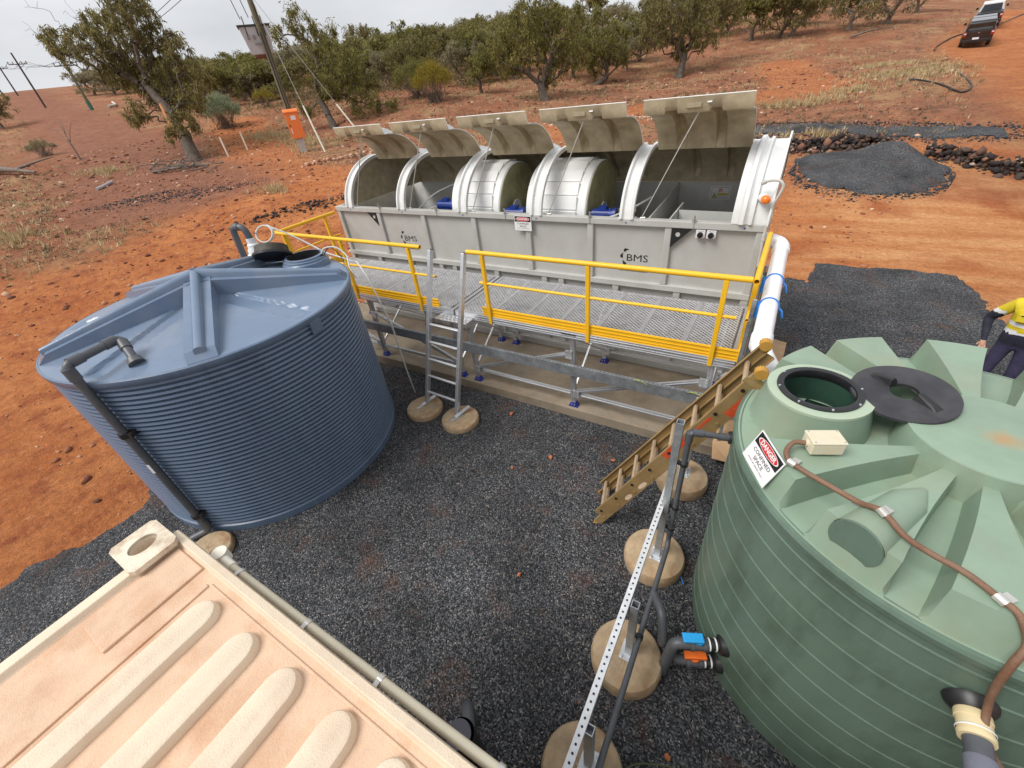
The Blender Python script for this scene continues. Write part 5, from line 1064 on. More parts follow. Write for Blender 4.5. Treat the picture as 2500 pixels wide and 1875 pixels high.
# ------------------------------------------------------------------ cardboard and litter
CARD=mat('cardboard',(.47,.30,.165,1),.8,0,.12,6,(.30,.17,.085,1),.5,4)
def sheet(name,pts,label,t=.006,z=None):
    m=MB(); n=len(pts); V=[Vector(p) for p in pts]; m.add([tuple(v) for v in V]+[tuple(v+Vector((0,0,-t))) for v in V],[tuple(range(n)),tuple(range(2*n-1,n-1,-1))]+[(i,(i+1)%n,n+(i+1)%n,n+i) for i in range(n)])
    return m.build(name,CARD,None,loc=pts[0],label=label,cat='cardboard')
sheet('cardboard_sheet',[(-.05,6.30,.215),(-.02,7.55,.20),(.30,7.95,.08),(.62,7.9,.05),(.55,6.2,.06)],'flattened brown cardboard sheet under the white pipe')
CB=thing('cardboard_box','torn open cardboard carton beside the green tank','cardboard',(.06,4.6,.03))
for pts in ([(-.06,4.90,.42),(.14,4.86,.45),(.13,4.50,.30),(-.09,4.54,.28)],[(.14,4.86,.45),(.16,4.84,.04),(.14,4.30,.04),(.13,4.50,.30)],[(-.09,4.54,.28),(.13,4.50,.30),(.16,4.32,.20),(-.05,4.40,.12)],[(-.06,4.90,.42),(-.05,4.92,.04),(.16,4.88,.04),(.14,4.86,.45)]):
    m=MB(); V=[Vector(p) for p in pts]; nn=(V[1]-V[0]).cross(V[2]-V[0]).normalized()*.005; m.add([tuple(v) for v in V]+[tuple(v+nn) for v in V],[(0,1,2,3),(7,6,5,4)]+[(i,(i+1)%4,4+(i+1)%4,4+i) for i in range(4)]); m.build('carton_panel',CARD,CB)
m=MB(); m.box((-.02,2.62,.05),(.012,.10,.006),Matrix.Rotation(R_(30),3,'Z')); m.build('plastic_scrap',STRAP,None,loc=(-.02,2.62,.047),label='blue plastic scrap on the gravel by the green tank',cat='litter')
m=MB(); m.tube(crom([(.75,.75,.05),(.62,1.0,.06),(.35,1.12,.06),(.05,1.02,.055),(-.08,.9,.05)]),.006,6); m.build('garden_hose',mat('dull_green_hose',(.10,.12,.06,1),.5),None,60,loc=(.4,1.0,.04),label='thin green hose curling on the gravel at the bottom edge',cat='hose')

# ------------------------------------------------------------------ beige equipment shed whose roof fills the lower left
SH=thing('equipment_shed','beige fibreglass equipment housing with ribbed roof, seen from above','housing',(-1.0,-1.3,0))
BEIGE=mat('sandy_gelcoat',(.74,.62,.47,1),.6,0,.06,4,(.60,.40,.26,1),.55,2.6,.35,150)
PEACH=mat('dusty_recess',(.70,.49,.34,1),.75,0,.10,5,(.52,.27,.14,1),.75,3.2,.5,160)
sx0,sx1,sy0,sy1,SZ=-2.545,1.9,-3.2,.165,2.5
m=MB()
ring=lambda x0,y0,x1,y1,z:[(x0,y0,z),(x1,y0,z),(x1,y1,z),(x0,y1,z)]
R0=[ring(sx0+.012,sy0,sx1,sy1-.02,SZ-.09),ring(sx0,sy0-.02,sx1+.02,sy1,SZ-.05),ring(sx0+.006,sy0-.01,sx1+.01,sy1-.008,SZ+.0),ring(sx0+.085,sy0+.1,sx1-.1,sy1-.045,SZ+.012),ring(sx0+.10,sy0+.11,sx1-.11,sy1-.056,SZ-.022)]
V=[p for q in R0 for p in q]; F=[(i*4+k,i*4+(k+1)%4,(i+1)*4+(k+1)%4,(i+1)*4+k) for i in range(4) for k in range(4)]+[(16,17,18,19)]
m.add(V,F); tray=m.build('roof_tray',BEIGE,SH,None,.006)
cut=MB(); cut.lathe([(.001,SZ-.3),(.05,SZ-.3),(.05,SZ+.2),(.001,SZ+.2)],(-2.55,.008,0),28); cut.v=[(x,.008+(y-.008)*1.2,z) for x,y,z in cut.v]; co=cut.build('cutter',BEIGE)
bo=tray.modifiers.new('cut','BOOLEAN'); bo.operation='DIFFERENCE'; bo.object=co; bo.solver='EXACT'
dg=bpy.context.evaluated_depsgraph_get(); dg.update(); nm=bpy.data.meshes.new_from_object(tray.evaluated_get(dg)); tray.modifiers.clear(); tray.data=nm; nm.materials.append(PEACH); [setattr(p_,'material_index',1) for p_ in nm.polygons if p_.normal.z>.9 and p_.center.z<SZ-.01-1.0*0 and abs(p_.center.z-(SZ-.022))<.003]; bpy.data.objects.remove(co)
def rrib(xc,yend,w=.080,l=2.6,h=.05):
    m=MB(); n=12; P=[]
    for k in range(n+1): a=math.pi*k/n; P.append((xc+w*math.cos(a),yend-w+w*math.sin(a)))
    P+= [(xc-w,yend-l),(xc+w,yend-l)]
    cx,cy=xc,yend-l/2; V=[]
    for s_,z in ((1.0,-.022),(.95,.004),(.87,.017),(.76,.022)):
        for (x,y) in P:
            dx=(x-xc)*s_; yy=y-(1-s_)*w*(1 if y>yend-l+.01 else 0); V.append((xc+dx,yy,SZ+z))
    q=len(P); F=[(i*q+k,i*q+(k+1)%q,(i+1)*q+(k+1)%q,(i+1)*q+k) for i in range(3) for k in range(q)]+[tuple(3*q+k for k in range(q))]
    m.add(V,F); return m.build('roof_rib',BEIGE,SH,30)
for x,y in ((-1.895,.035),(-1.583,.040),(-1.286,.045),(-.97,.055),(-.69,.055),(-.40,.055),(-.10,.055),(.2,.055),(.5,.055),(.8,.055),(1.1,.055),(1.4,.055)): rrib(x,y)
m=MB(); m.b2((-2.41,-.352,SZ-.03),(-2.155,.098,SZ-.008)); m.build('patch_panel',PEACH,SH,None,.006)
m=MB(); m.b2((-2.055,-2.8,SZ-.03),(-2.03,.06,SZ-.012)); m.build('roof_seam',PEACH,SH,None,.004); m=MB(); m.b2((-2.03,.062,SZ-.03),(1.7,.075,SZ-.014)); m.build('roof_seam',PEACH,SH,None,.004)
PEEL=mat('peeling_paint',(.74,.66,.52,1),.6,0,.08,8,(.30,.17,.09,1),.85,7,.3,60)
m=MB(); cx,cy=-2.555,.008; n=32; out=[]
for k in range(n):
    a=2*math.pi*k/n; c_,s_=math.cos(a),math.sin(a); q=1/max(abs(c_)/.145,abs(s_)/.118); out.append((cx+c_*q,cy+s_*q))
inn=[(cx+.058*math.cos(2*math.pi*k/n),cy+.07*math.sin(2*math.pi*k/n)) for k in range(n)]
V=[(x,y,z) for z in (SZ+.014,SZ+.045) for x,y in out]+[(x,y,z) for z in (SZ+.014,SZ+.05) for x,y in inn]
F=[(k,(k+1)%n,n+(k+1)%n,n+k) for k in range(n)]+[(n+k,n+(k+1)%n,3*n+(k+1)%n,3*n+k) for k in range(n)]+[(2*n+k,3*n+k,3*n+(k+1)%n,2*n+(k+1)%n) for k in range(n)]+[(k,2*n+k,2*n+(k+1)%n,(k+1)%n) for k in range(n)]
m.add(V,F); m.build('vent_flange',PEEL,SH,35)
m=MB(); m.lathe([(.056,SZ+.04),(.052,SZ-.04)],(cx+.005,cy,0),28); m.v=[(x,cy+(y-cy)*1.2,z) for x,y,z in m.v]; m.build('vent_throat',BEIGE,SH,60)
m=MB()
m.b2((sx0+.32,sy0+.1,0),(sx1-.1,sy1-.30,SZ-.10)); m.build('housing_wall',BEIGE,SH,None,.01)
EC=thing('roof_conduit','beige conduit clipped along the edge of the beige roof','conduit',(-1.5,.19,2.4))
CRC=mat('beige_conduit',(.60,.55,.42,1),.45,0,.05,8,(.4,.3,.2,1),.3,5)
m=MB(); m.cyl((-2.12,.185,2.405),(1.5,.215,2.405),.0215,14); m.build('conduit_run',CRC,EC,50)
m=MB(); m.tube([(-2.23,.195,2.37),(-2.23,.195,2.44)],[.042,.042],18); m.tube([(-2.20,.19,2.405),(-2.10,.187,2.405)],.026,14); m.build('junction_elbow',mat('cream_plastic2',(.74,.70,.60,1),.45),EC,50)
m=MB(); m.tube([(-2.29,.185,2.40),(-2.23,.192,2.405)],.030,14); m.build('end_plug',mat('dull_pink',(.45,.27,.2,1),.6),EC,50)
for x in (-2.02,-1.46,-.985,-.4):
    m=MB(); m.tube([(x-.012,.19+.008*(x+2.0),2.405),(x+.012,.19+.008*(x+2.0),2.405)],.0245,14); m.box((x,.172,2.43),(.022,.03,.004)); m.build('saddle_clip',mat('zinc_clip',(.62,.6,.56,1)),EC,40)
VP=thing('vent_post','black plastic riser with grey cap beside the beige roof','riser',(-1.14,.40,0))
m=MB(); m.lathe([(.105,0),(.105,.56),(.10,.58)],(-1.14,.42,0),28); m.build('riser_body',BLACK,VP,40)
m=MB(); m.lathe([(.001,.592),(.09,.592),(.094,.588),(.094,.58)],(-1.15,.41,0),28); m.build('riser_cap',mat('slate_cap',(.10,.10,.125,1),.55),VP,40)
m=MB(); m.pipe([(-1.28,.62,.02),(-1.28,.62,.33),(-1.16,.5,.36)],.05,14,.06); m.build('side_pipe',GPVC,VP,50)
# ------------------------------------------------------------------ trees and scrub
def leaf_mat(name,ramp,tr=.5):
    m=island_mat(name,ramp,.6,.12,.25,1.3); nt=m.node_tree; b=nt.nodes['Principled BSDF']; out=nt.nodes['Material Output']; L=nt.links
    t=N(nt,'ShaderNodeBsdfTranslucent'); src=b.inputs['Base Color'].links[0].from_socket; L.new(src,t.inputs['Color'])
    mx=N(nt,'ShaderNodeMixShader',Fac=tr); L.new(b.outputs[0],mx.inputs[1]); L.new(t.outputs[0],mx.inputs[2]); L.new(mx.outputs[0],out.inputs['Surface']); return m
LEAF=[leaf_mat('gum_leaf_olive',[(0,(.075,.068,.022,1)),(.5,(.205,.18,.062,1)),(.85,(.32,.28,.105,1)),(1,(.43,.37,.18,1))]),
      leaf_mat('gum_leaf_green',[(0,(.07,.07,.02,1)),(.5,(.20,.19,.055,1)),(1,(.38,.34,.11,1))]),
      leaf_mat('gum_leaf_grey',[(0,(.15,.135,.075,1)),(.5,(.27,.24,.135,1)),(1,(.42,.37,.24,1))]),
      leaf_mat('broom_leaf',[(0,(.12,.10,.02,1)),(.55,(.28,.23,.035,1)),(1,(.52,.40,.05,1))]),
      leaf_mat('saltbush_leaf',[(0,(.16,.19,.11,1)),(.6,(.32,.37,.23,1)),(1,(.46,.50,.33,1))])]
BARK=mat('gum_bark',(.085,.066,.052,1),.9,0,.4,5,(.24,.18,.13,1),.6,3,.6,25,stretch=(2,2,.5))
BARKR=mat('stripped_bark',(.46,.20,.075,1),.8,0,.3,6,(.25,.13,.07,1),.5,4)
DEAD=mat('dead_wood',(.17,.135,.11,1),.9,0,.4,6,(.33,.28,.23,1),.6,4,.5,30)
def leaves(cent,rad,n,rs,ls,droop=.75,flat=.75):
    cent=np.asarray(cent);rad=np.asarray(rad); k=np.repeat(np.arange(len(cent)),n); m=len(k)
    d=rs.randn(m,3); d/=np.linalg.norm(d,axis=1)[:,None]; d*=(rs.rand(m)**.45)[:,None]
    d[:,2]*=flat; P=cent[k]+d*rad[k][:,None]
    ax=rs.randn(m,3)*.55; ax[:,2]-=droop; ax/=np.linalg.norm(ax,axis=1)[:,None]
    s=np.cross(ax,rs.randn(m,3)); s/=np.linalg.norm(s,axis=1)[:,None]
    l=(ls*(.6+.8*rs.rand(m)))[:,None]; w=l*(.075+.05*rs.rand(m))[:,None]
    V=np.stack([P,P+ax*l*.45+s*w,P+ax*l,P+ax*l*.45-s*w],1).reshape(-1,3); F=(np.arange(m)*4)[:,None]+np.arange(4)[None]
    return V,F
def mesh_np(name,V,F,mats):
    me=bpy.data.meshes.new(name); f=np.asarray(F,np.int32); k=f.shape[1]
    me.vertices.add(len(V)); me.vertices.foreach_set('co',np.asarray(V,np.float32).ravel()); me.loops.add(f.size); me.loops.foreach_set('vertex_index',f.ravel())
    me.polygons.add(len(f)); me.polygons.foreach_set('loop_start',np.arange(0,f.size,k,dtype=np.int32)); me.update(calc_edges=True); me.materials.append(mats); return me
def grow(trunk,clumps,rs,tip,power=.47,bare=()):
    # trunk: list of points; clumps: (n,3).  returns branch tubes as an MB
    nodes=[np.array(p,float) for p in trunk]; par=[-1]+list(range(len(nodes)-1)); cost=[0.]
    for i in range(1,len(nodes)): cost.append(cost[-1]+np.linalg.norm(nodes[i]-nodes[i-1]))
    first=max(1,len(nodes)//2); ends=[]
    btg=[np.array(b) for b in bare]; bset=set(); tgt=[np.array(c) for c in clumps]+btg; top=nodes[-1]
    for c in sorted(tgt,key=lambda c:np.linalg.norm(c-top)):
        A=np.array(nodes[first:]); d=np.linalg.norm(A-c,axis=1)+.35*np.array(cost[first:])+.8*np.maximum(0,A[:,2]-c[2])
        j=first+int(np.argmin(d)); a=nodes[j]; l=np.linalg.norm(c-a); p=j; ns=max(2,min(5,int(l/.5)+1))
        for k in range(1,ns+1):
            t=k/ns; q=a+(c-a)*t; q[2]+=.10*l*math.sin(math.pi*t)*(1 if k<ns else 0); 
            if k<ns: q=q+rs.randn(3)*l*.055
            nodes.append(q); par.append(p); cost.append(cost[p]+np.linalg.norm(q-nodes[p])); p=len(nodes)-1
        ends.append(p)
        if any(c is q for q in btg): bset.add(p)
    cnt=np.zeros(len(nodes))
    for e in ends:
        wt=1. if ends.index(e)>=0 and e not in bset else .12
        while e>=0: cnt[e]+=wt; e=par[e]
    R=tip*np.maximum(cnt,.25)**power
    m=MB()
    for i in range(1,len(nodes)):
        a,b=nodes[par[i]],nodes[i]; n=7 if R[i]>.06 else 5 if R[i]>.025 else 3
        ra=min(R[par[i]],R[i]*1.35) if par[i]>=len(trunk) else R[i]*1.12 if par[i]>0 else R[i]*1.5
        m.tube([a,(a+b)/2+rs.randn(3)*R[i]*.25,b],[ra,(ra+R[i])/2,R[i]],n,False)
    return m
def hero_tree(key,name,label,cat,nleaf,ls,lm,tip,seed,dens=1.0,extra=None,group=None):
    h=HERO[key]; rs=np.random.RandomState(seed); b=np.array(h['base']); b[2]=hz(b[0],b[1])
    C=[];Rr=[]
    for bl in h['blobs']:
        n=max(4,int(dens*26*(bl[3]/1.2)**1.7)+1)
        for k in range(n):
            d=rs.randn(3); d/=np.linalg.norm(d); d*=rs.rand()**.28; d[2]*=.85; C.append(np.array(bl[:3])+d*bl[3]*.95); Rr.append(.16+.28*rs.rand()**1.5)
    C=np.array(C)-b; bare=[np.array(p)-b for p in h['bare']]
    # thin twigs around each bare branch tip
    bb=[]
    for p in bare:
        bb.append(p)
        for k in range(3): bb.append(p+rs.randn(3)*.55)
    T=thing(name,label,cat,tuple(b),group)
    tr=[np.array((0,0,-.25))]+[np.array(p)-b for p in h['trunk']]
    m=grow(tr,C,rs,tip,.47,bb); m.v=[tuple(Vector(v)+Vector(b)) for v in m.v]; m.build('trunk',BARK,T,60)
    V,F=leaves(C,np.array(Rr),nleaf,rs,ls,.85,1.35); me=mesh_np('crown',V,F,lm); o=bpy.data.objects.new('crown',me); link(o); o.parent=T
    return T,tr,b
T,tr,b=hero_tree('T1','gum_tree','tall leaning gum tree with stripped orange bark beside the pole line','tree',48,.26,LEAF[0],.016,1,1.15)
m=MB(); q=[Vector(p)+Vector(b) for p in tr]
m.tube([q[2]+Vector((.12,-.28,-.25)),q[2].lerp(q[3],.4)+Vector((.1,-.30,0)),q[3]+Vector((.1,-.26,.1))],[.10,.20,.09],8); m.build('stripped_patch',BARKR,T,60)
hero_tree('T2','gum_tree','gum tree with drooping lower crown behind the orange meter box','tree',46,.26,LEAF[1],.015,2,1.05)
hero_tree('T4','gum_tree','broad gum tree with thick forked trunk behind the middle lids','tree',46,.27,LEAF[1],.016,4,1.0)
hero_tree('T5','gum_tree','low sprawling gum with half-fallen trunk right of the broad gum','tree',46,.30,LEAF[1],.016,5,.95)
hero_tree('T6','gum_tree','gum tree with pale bare branches behind the last raised lid','tree',44,.30,LEAF[0],.017,6,.9)
# mallee behind: a few kinds, copied, scaled and turned
kinds=[]
for k in range(7):
    rs=np.random.RandomState(40+k); hgt=4.6; nb=6+k%3; C=[];Rr=[]
    for i in range(nb):
        a=rs.rand()*6.28; q=rs.rand()**.6*1.55; z=hgt*(.60+.28*rs.rand())-.32*q; r=.75+.45*rs.rand(); c=np.array((q*math.cos(a),q*math.sin(a),z))
        for j in range(19):
            d=rs.randn(3); d/=np.linalg.norm(d); d*=rs.rand()**.3*r*1.08; d[2]*=.8; C.append(c+d); Rr.append(.15+.24*rs.rand()**1.4)
    for i in range((34,16,40,24,10,30,20)[k]): a=rs.rand()*6.28; q=.7+1.2*rs.rand(); C.append(np.array((q*math.cos(a),q*math.sin(a),hgt*(.16+.38*rs.rand())))); Rr.append(.2+.26*rs.rand())
    lean=rs.randn(2)*.25; tr=[np.array((0,0,-.3)),np.array((lean[0]*.4,lean[1]*.4,.5)),np.array((lean[0],lean[1],1.25))]
    m=grow(tr,np.array(C),rs,.0135,.47); me=bpy.data.meshes.new('trunk'); me.from_pydata(m.v,[],m.f); me.materials.append(BARK if k%2 else DEAD); me.shade_smooth()
    V,F=leaves(np.array(C),np.array(Rr),31,rs,.29,.85,1.3); ml=mesh_np('crown',V,F,LEAF[(0,1,2,0,2,1,0)[k]])
    kinds.append((me,ml,hgt))
rs=np.random.RandomState(77)
def mallee(x,y,h,w,k,label,group):
    b=(x,y,hz(x,y)); T=thing('mallee_tree',label,'tree',b,group); me,ml,H0=kinds[k]; a=rs.rand()*6.28
    sz=h/H0*1.03; sx=w/3.9; sx=max(.6*sz,min(1.7*sz,sx))
    for n,q in (('trunk',me),('crown',ml)):
        o=bpy.data.objects.new(n,q); link(o); o.parent=T; o.scale=(sx,sx,sz); o.rotation_euler=(0,0,a)
for i,(x,y,z,h,w) in enumerate(GT):
    if x>-13 and i%2==0: continue
    px_=1250+1013*((x*.8573+y*.5043-(z-4.35)*.1033)/(-x*.4621+y*.6656-(z-4.35)*.5860))
    zone=next(q for lim,q in ((420,'left of the leaning gum'),(640,'between the leaning gum and the utility pole'),(860,'behind the gum with the drooping crown'),(1180,'behind the broom bushes'),(1420,'behind the broad gum'),(1740,'around the pale-branched gum'),(9999,'up at the top right edge')) if px_<lim)
    mallee(x,y,h,w,i%7,'olive mallee tree in the scrub '+zone,'mallee trees '+zone)
# denser scrub further up
az=np.radians(np.linspace(97,156,64))
for i,t in enumerate(az):
    r=58+75*rs.rand(); x,y=r*math.cos(t),r*math.sin(t)
    if y<.42*(-x)-6: continue
    if t<R_(113) and rs.rand()<.8: continue
    mallee(x,y,3.6+1.8*rs.rand(),5.5+2.5*rs.rand(),rs.randint(7),'far mallee tree in the scrub up the slope','far mallee trees')
for x,y in ((-112,44),(-118,43),(-124,48)): mallee(x,y,4.2,5.5,rs.randint(7),'far mallee tree in the scrub up the slope','far mallee trees')
def broom(name,label,b,h,w,seed,lm,ns=70,nl=70,ls=.12,group=None,spread=.55):
    rs=np.random.RandomState(seed); b=(b[0],b[1],hz(b[0],b[1])); T=thing(name,label,'shrub',b,group); m=MB(); C=[];R=[]
    for k in range(ns):
        a=rs.rand()*6.28; q=math.sqrt(rs.rand())*w/2; z=h*(.98-.42*(q/(w/2))**2)*(.75+.27*rs.rand())
        e=np.array((q*math.cos(a),q*math.sin(a),z)); s=np.array((rs.randn()*.12*w,rs.randn()*.12*w,-.05)); mid=s*.55+e*.45+rs.randn(3)*.05; mid[2]*=.9
        m.tube([Vector(s)+Vector(b),Vector(mid)+Vector(b),Vector(e)+Vector(b)],[.018,.012,.004],3,False); C.append(e-np.array((0,0,h*.06))); R.append(h*(.09+.07*rs.rand()))
    m.build('stems',DEAD,T)
    V,F=leaves(np.array(C),np.array(R),nl,rs,ls,-.9,1.3); o=bpy.data.objects.new('crown',mesh_np('crown',V,F,lm)); link(o); o.parent=T
broom('broom_bush','yellow-topped broom bush on the red slope','-'and (-26.3,32.2),2.75,3.2,3,LEAF[3],110,110)
broom('broom_bush','olive broom bush just left of the yellow-topped one',(-29.6,34.0),2.9,3.6,4,LEAF[1],110,110,.14)
broom('broom_bush','small yellowish bush in the gap left of the utility pole',(-48,31.5),1.6,2.2,5,LEAF[3],50,70)
broom('broom_bush','small rusty yellow bush behind the guy wires',(-50,40),1.8,2.6,8,LEAF[3],50,70)
broom('saltbush','pale blue-green saltbush right of the leaning gum',(-43.6,24.2),2.5,3.1,6,LEAF[4],120,130,.13)
broom('saltbush','grey saltbush at the left picture edge',(-52,13.5),1.2,1.9,9,LEAF[2],50,60)
# dry grass, low scrub and litter on the slope
DRY=leaf_mat('dry_grass',[(0,(.34,.24,.12,1)),(.5,(.52,.40,.21,1)),(1,(.70,.58,.36,1))],.2)
rs=np.random.RandomState(5)
def in_view(n,r0,r1,p=1.):
    a=np.radians(78)+rs.rand(n)*np.radians(100); r=r0+(r1-r0)*rs.rand(n)**p; return r*np.cos(a),r*np.sin(a)
def tufts(x,y,h,nb,sp,mt,name,label):
    n=len(x); z=Hg(x,y)-.02; k=np.repeat(np.arange(n),nb); m=len(k); a=rs.rand(m)*6.28; t=rs.rand(m)**.7*sp
    P=np.stack([x[k]+rs.randn(m)*.09*(h[k]/.3),y[k]+rs.randn(m)*.09*(h[k]/.3),z[k]],-1); hh=h[k]*(.55+.6*rs.rand(m))
    tip=P+np.stack([np.cos(a)*t*hh,np.sin(a)*t*hh,hh],-1); s=np.stack([-np.sin(a),np.cos(a),np.zeros(m)],-1)*(.010+.012*rs.rand(m))[:,None]
    V=np.stack([P-s,P+s,tip],1).reshape(-1,3); F=(np.arange(m)*3)[:,None]+np.arange(3)[None]; soup(name,V,F,mt,label,'grass')
x,y=in_view(15000,15,75,1.15); w,t,r=masks(x,y); d=fbm(x*.22+3,y*.22,4); k=(w>.35)&(r<.3)&(rs.rand(len(x))<sm(.42,.62,d)*1.0)&(t<.5); x,y=x[k],y[k]
tufts(x,y,.08+.16*rs.rand(len(x)),11,1.1,DRY,'dry_grass','pale dry grass tussocks over the slope')
cl=[(-1.7,31.0,1.0,.5),(-.4,31.6,1.3,.6),(.6,32.2,1.0,.5),(2.0,33.8,1.3,.8),(4.2,46.9,1.3,1.0),(5.4,47.5,1.5,1.2),(3.2,46,.9,.8),(6.4,41.0,1.0,.8),(-24.5,3.9,1.2,.7),(-19.4,11.6,1.0,.5),(-31,22,2.4,1.2),(-36,23,3,1.5),(.8,24.2,.6,.3),(-38,12,2,1),(4.4,38,2.4,2)]
X=[];Y=[]
for (cx,cy,rx,ry) in cl:
    n=int(34*rx*ry+14); X.append(cx+rs.randn(n)*rx*.55); Y.append(cy+rs.randn(n)*ry*.55)
x=np.concatenate(X);y=np.concatenate(Y); tufts(x,y,.14+.24*rs.rand(len(x)),14,.8,DRY,'tall_dry_grass','clumps of taller straw-coloured grass on the banks')
SCRUB=leaf_mat('low_scrub',[(0,(.055,.05,.03,1)),(.6,(.12,.105,.06,1)),(1,(.22,.19,.12,1))],.15)
x,y=in_view(9000,17,85,1.0); w,t,r=masks(x,y); d=fbm(x*.3+30,y*.3,3); k=(w>.4)&(r<.3)&(d>.46)&(t<.6); x,y=x[k],y[k]
C=np.stack([x,y,Hg(x,y)+.08],-1); V,F=leaves(C,.10+.26*rs.rand(len(x))**2,20,rs,.09,-.4,.55); soup('low_scrub',V,F,SCRUB,'low dark scrub and leaf litter under the trees','scrub')
UND=leaf_mat('understorey_leaf',[(0,(.10,.075,.04,1)),(.5,(.20,.16,.08,1)),(1,(.32,.27,.14,1))],.3)
a=np.radians(96)+rs.rand(2600)*np.radians(60); r=46+95*rs.rand(2600)**.9; x,y=r*np.cos(a),r*np.sin(a); d=fbm(x*.09+50,y*.09,3); k=(d>.47)&(y>.42*(-x)-4)&((a>R_(114))|(r>85)); x,y=x[k],y[k]
C=np.stack([x,y,Hg(x,y)+.55],-1); V,F=leaves(C,.5+.7*rs.rand(len(x)),42,rs,.34,-.3,.8); soup('understorey_scrub',V,F,UND,'brownish understorey scrub filling the tree belt','scrub')
# dead wood
def dead(name,label,segs,cat='log'):
    m=MB(); 
    for pts,r in segs:
        P=[(a,b_,hz(a,b_)+c) for a,b_,c in pts]; m.tube(crom(P,3),[r*(1-.75*i/(3*(len(P)-1))) for i in range(3*(len(P)-1)+1)],6)
    p=segs[0][0][0]; m.build(name,DEAD,None,60,loc=(p[0],p[1],hz(p[0],p[1])),label=label,cat=cat)
dead('fallen_log','dark fallen log lying at the left picture edge',[([(-51,8.6,.25),(-47,9.6,.35),(-43.4,10.2,.2)],.32),([(-46,9.8,.3),(-44.5,10.8,.7),(-43.5,11.6,.9)],.1)])
rs=np.random.RandomState(8)
segs=[]
for k in range(34):
    a=rs.rand()*6.28; x,y=-31.9+rs.randn()*1.3,14.3+rs.randn()*.8; l=.6+1.5*rs.rand(); segs.append(([(x,y,.05+.25*rs.rand()),(x+.5*l*math.cos(a),y+.5*l*math.sin(a),.1+.4*rs.rand()),(x+l*math.cos(a),y+l*math.sin(a),.05+.5*rs.rand())],.02+.04*rs.rand()))
segs.append(([(-32.8,12.7,.1),(-31.6,13.6,.2),(-30.6,14.6,.15)],.12))
BHP=thing('branch_heap','heap of dead branches at the foot of the leaning gum','branches',(-31.9,14.3,hz(-31.9,14.3)))
for pts,r in segs:
    P=[(a,b_,hz(a,b_)+c) for a,b_,c in pts]; m=MB(); m.tube(crom(P,3),[r*(1-.75*i/6) for i in range(7)],5); m.build('branch',DEAD,BHP,60)
dead('dead_sapling','thin dead sapling standing at the far left',[([(-46.4,13.8,0),(-46.7,13.9,1.2),(-47.2,14.1,2.1)],.06),([(-46.7,13.9,1.1),(-46.2,14.2,1.9),(-45.8,14.5,2.4)],.03),([(-46.9,14,1.6),(-47.6,14.4,2.3),(-48.2,14.6,2.6)],.03),([(-46.6,13.9,.8),(-47.2,13.8,1.5),(-47.9,13.7,2.0)],.03)],'sapling')
dead('fallen_branch','pale fallen branch under the trees at upper right',[([(2.0,64,.15),(3.6,66,.3),(5.6,68,.2)],.1)])
m=MB(); P=[(4.31,35.32),(4.8,35.0),(5.51,33.16),(6.04,31.37),(6.56,32.91),(6.57,37.16),(6.77,39.77)]; m.tube(crom([(a,b_,hz(a,b_)+.05) for a,b_ in P],5),.04,7); m.build('black_poly_pipe',BLACK,None,60,loc=(5,31,2.1),label='bent length of black poly pipe on the right-hand bank',cat='pipe')
m=MB(); P=[(7.79,55.43),(8.37,58.59),(10.1,63.19),(13.01,67.15),(16.95,76.55)]; m.tube(crom([(a,b_,hz(a,b_)+.06) for a,b_ in P],6),.05,6); m.build('black_poly_pipe',BLACK,None,60,loc=(6.5,46,3.3),label='black poly pipe running uphill behind the two utes',cat='pipe')
m=MB(); P=[(-31.3,9.2),(-31.9,9.8),(-32.8,10.5)]; m.tube(crom([(a,b_,hz(a,b_)+.08) for a,b_ in P],5),.07,8); m.build('pipe_offcut',mat('pale_pipe',(.45,.45,.48,1),.5),None,60,loc=(-32,9.8,2),label='curved pale pipe offcut on the earth below the leaning gum',cat='pipe')
m=MB(); P=[(-95,36.5),(-88,34),(-80,30.5),(-76,28.5)]; m.tube(crom([(a,b_,hz(a,b_)+.2) for a,b_ in P],5),.16,6); m.build('pale_pipeline',mat('pale_pipe2',(.6,.55,.48,1),.6),None,60,loc=(-85,33,7),label='pale pipeline lying on the far left slope between two poles',cat='pipe')

# ------------------------------------------------------------------ power poles
TIMB=mat('treated_pole',(.17,.155,.095,1),.9,0,.3,4,(.10,.085,.06,1),.6,3,.4,30,stretch=(4,4,.4))
px,py=-27.84,19.64; pz=hz(px,py)
UP=thing('utility_pole','timber utility pole carrying a grey transformer and orange box','utility pole',(px,py,pz))
m=MB(); m.tube([(px,py,pz-.3),(px,py,pz+5),(px,py,pz+10.6)],[.19,.17,.145],14); m.build('pole_shaft',TIMB,UP,60)
cf=Vector((px,py,0)).normalized()*-1; sd=Vector((-cf.y,cf.x,0))      # towards the yard, and sideways
if sd.x>0: sd=-sd
Rf=Matrix((sd,cf,Vector((0,0,1)))).transposed()
c=Vector((px,py,pz))
TRG=mat('transformer_grey',(.47,.50,.52,1),.5,0,.1,4,(.25,.2,.17,1),.35,3)
m=MB(); t0=c-cf*.55+sd*.30; 
V=[];  
for z,wx,wy in ((5.05,.55,.40),(5.1,.60,.44),(6.2,.78,.52),(6.32,.78,.52)):
    V+=[tuple(t0+sd*a*wx+cf*b_*wy+Vector((0,0,z))) for a,b_ in ((-1,-1),(1,-1),(1,1),(-1,1))]
m.add(V,[(i*4+k,i*4+(k+1)%4,i*4+4+(k+1)%4,i*4+4+k) for i in range(3) for k in range(4)]+[(12,13,14,15),(3,2,1,0)]); tf=m.build('transformer',TRG,UP,None,.03)
m=MB(); m.box(t0+Vector((0,0,6.36)),(1.72,1.2,.07),Rf); m.build('transformer_lid',DARKM,tf)
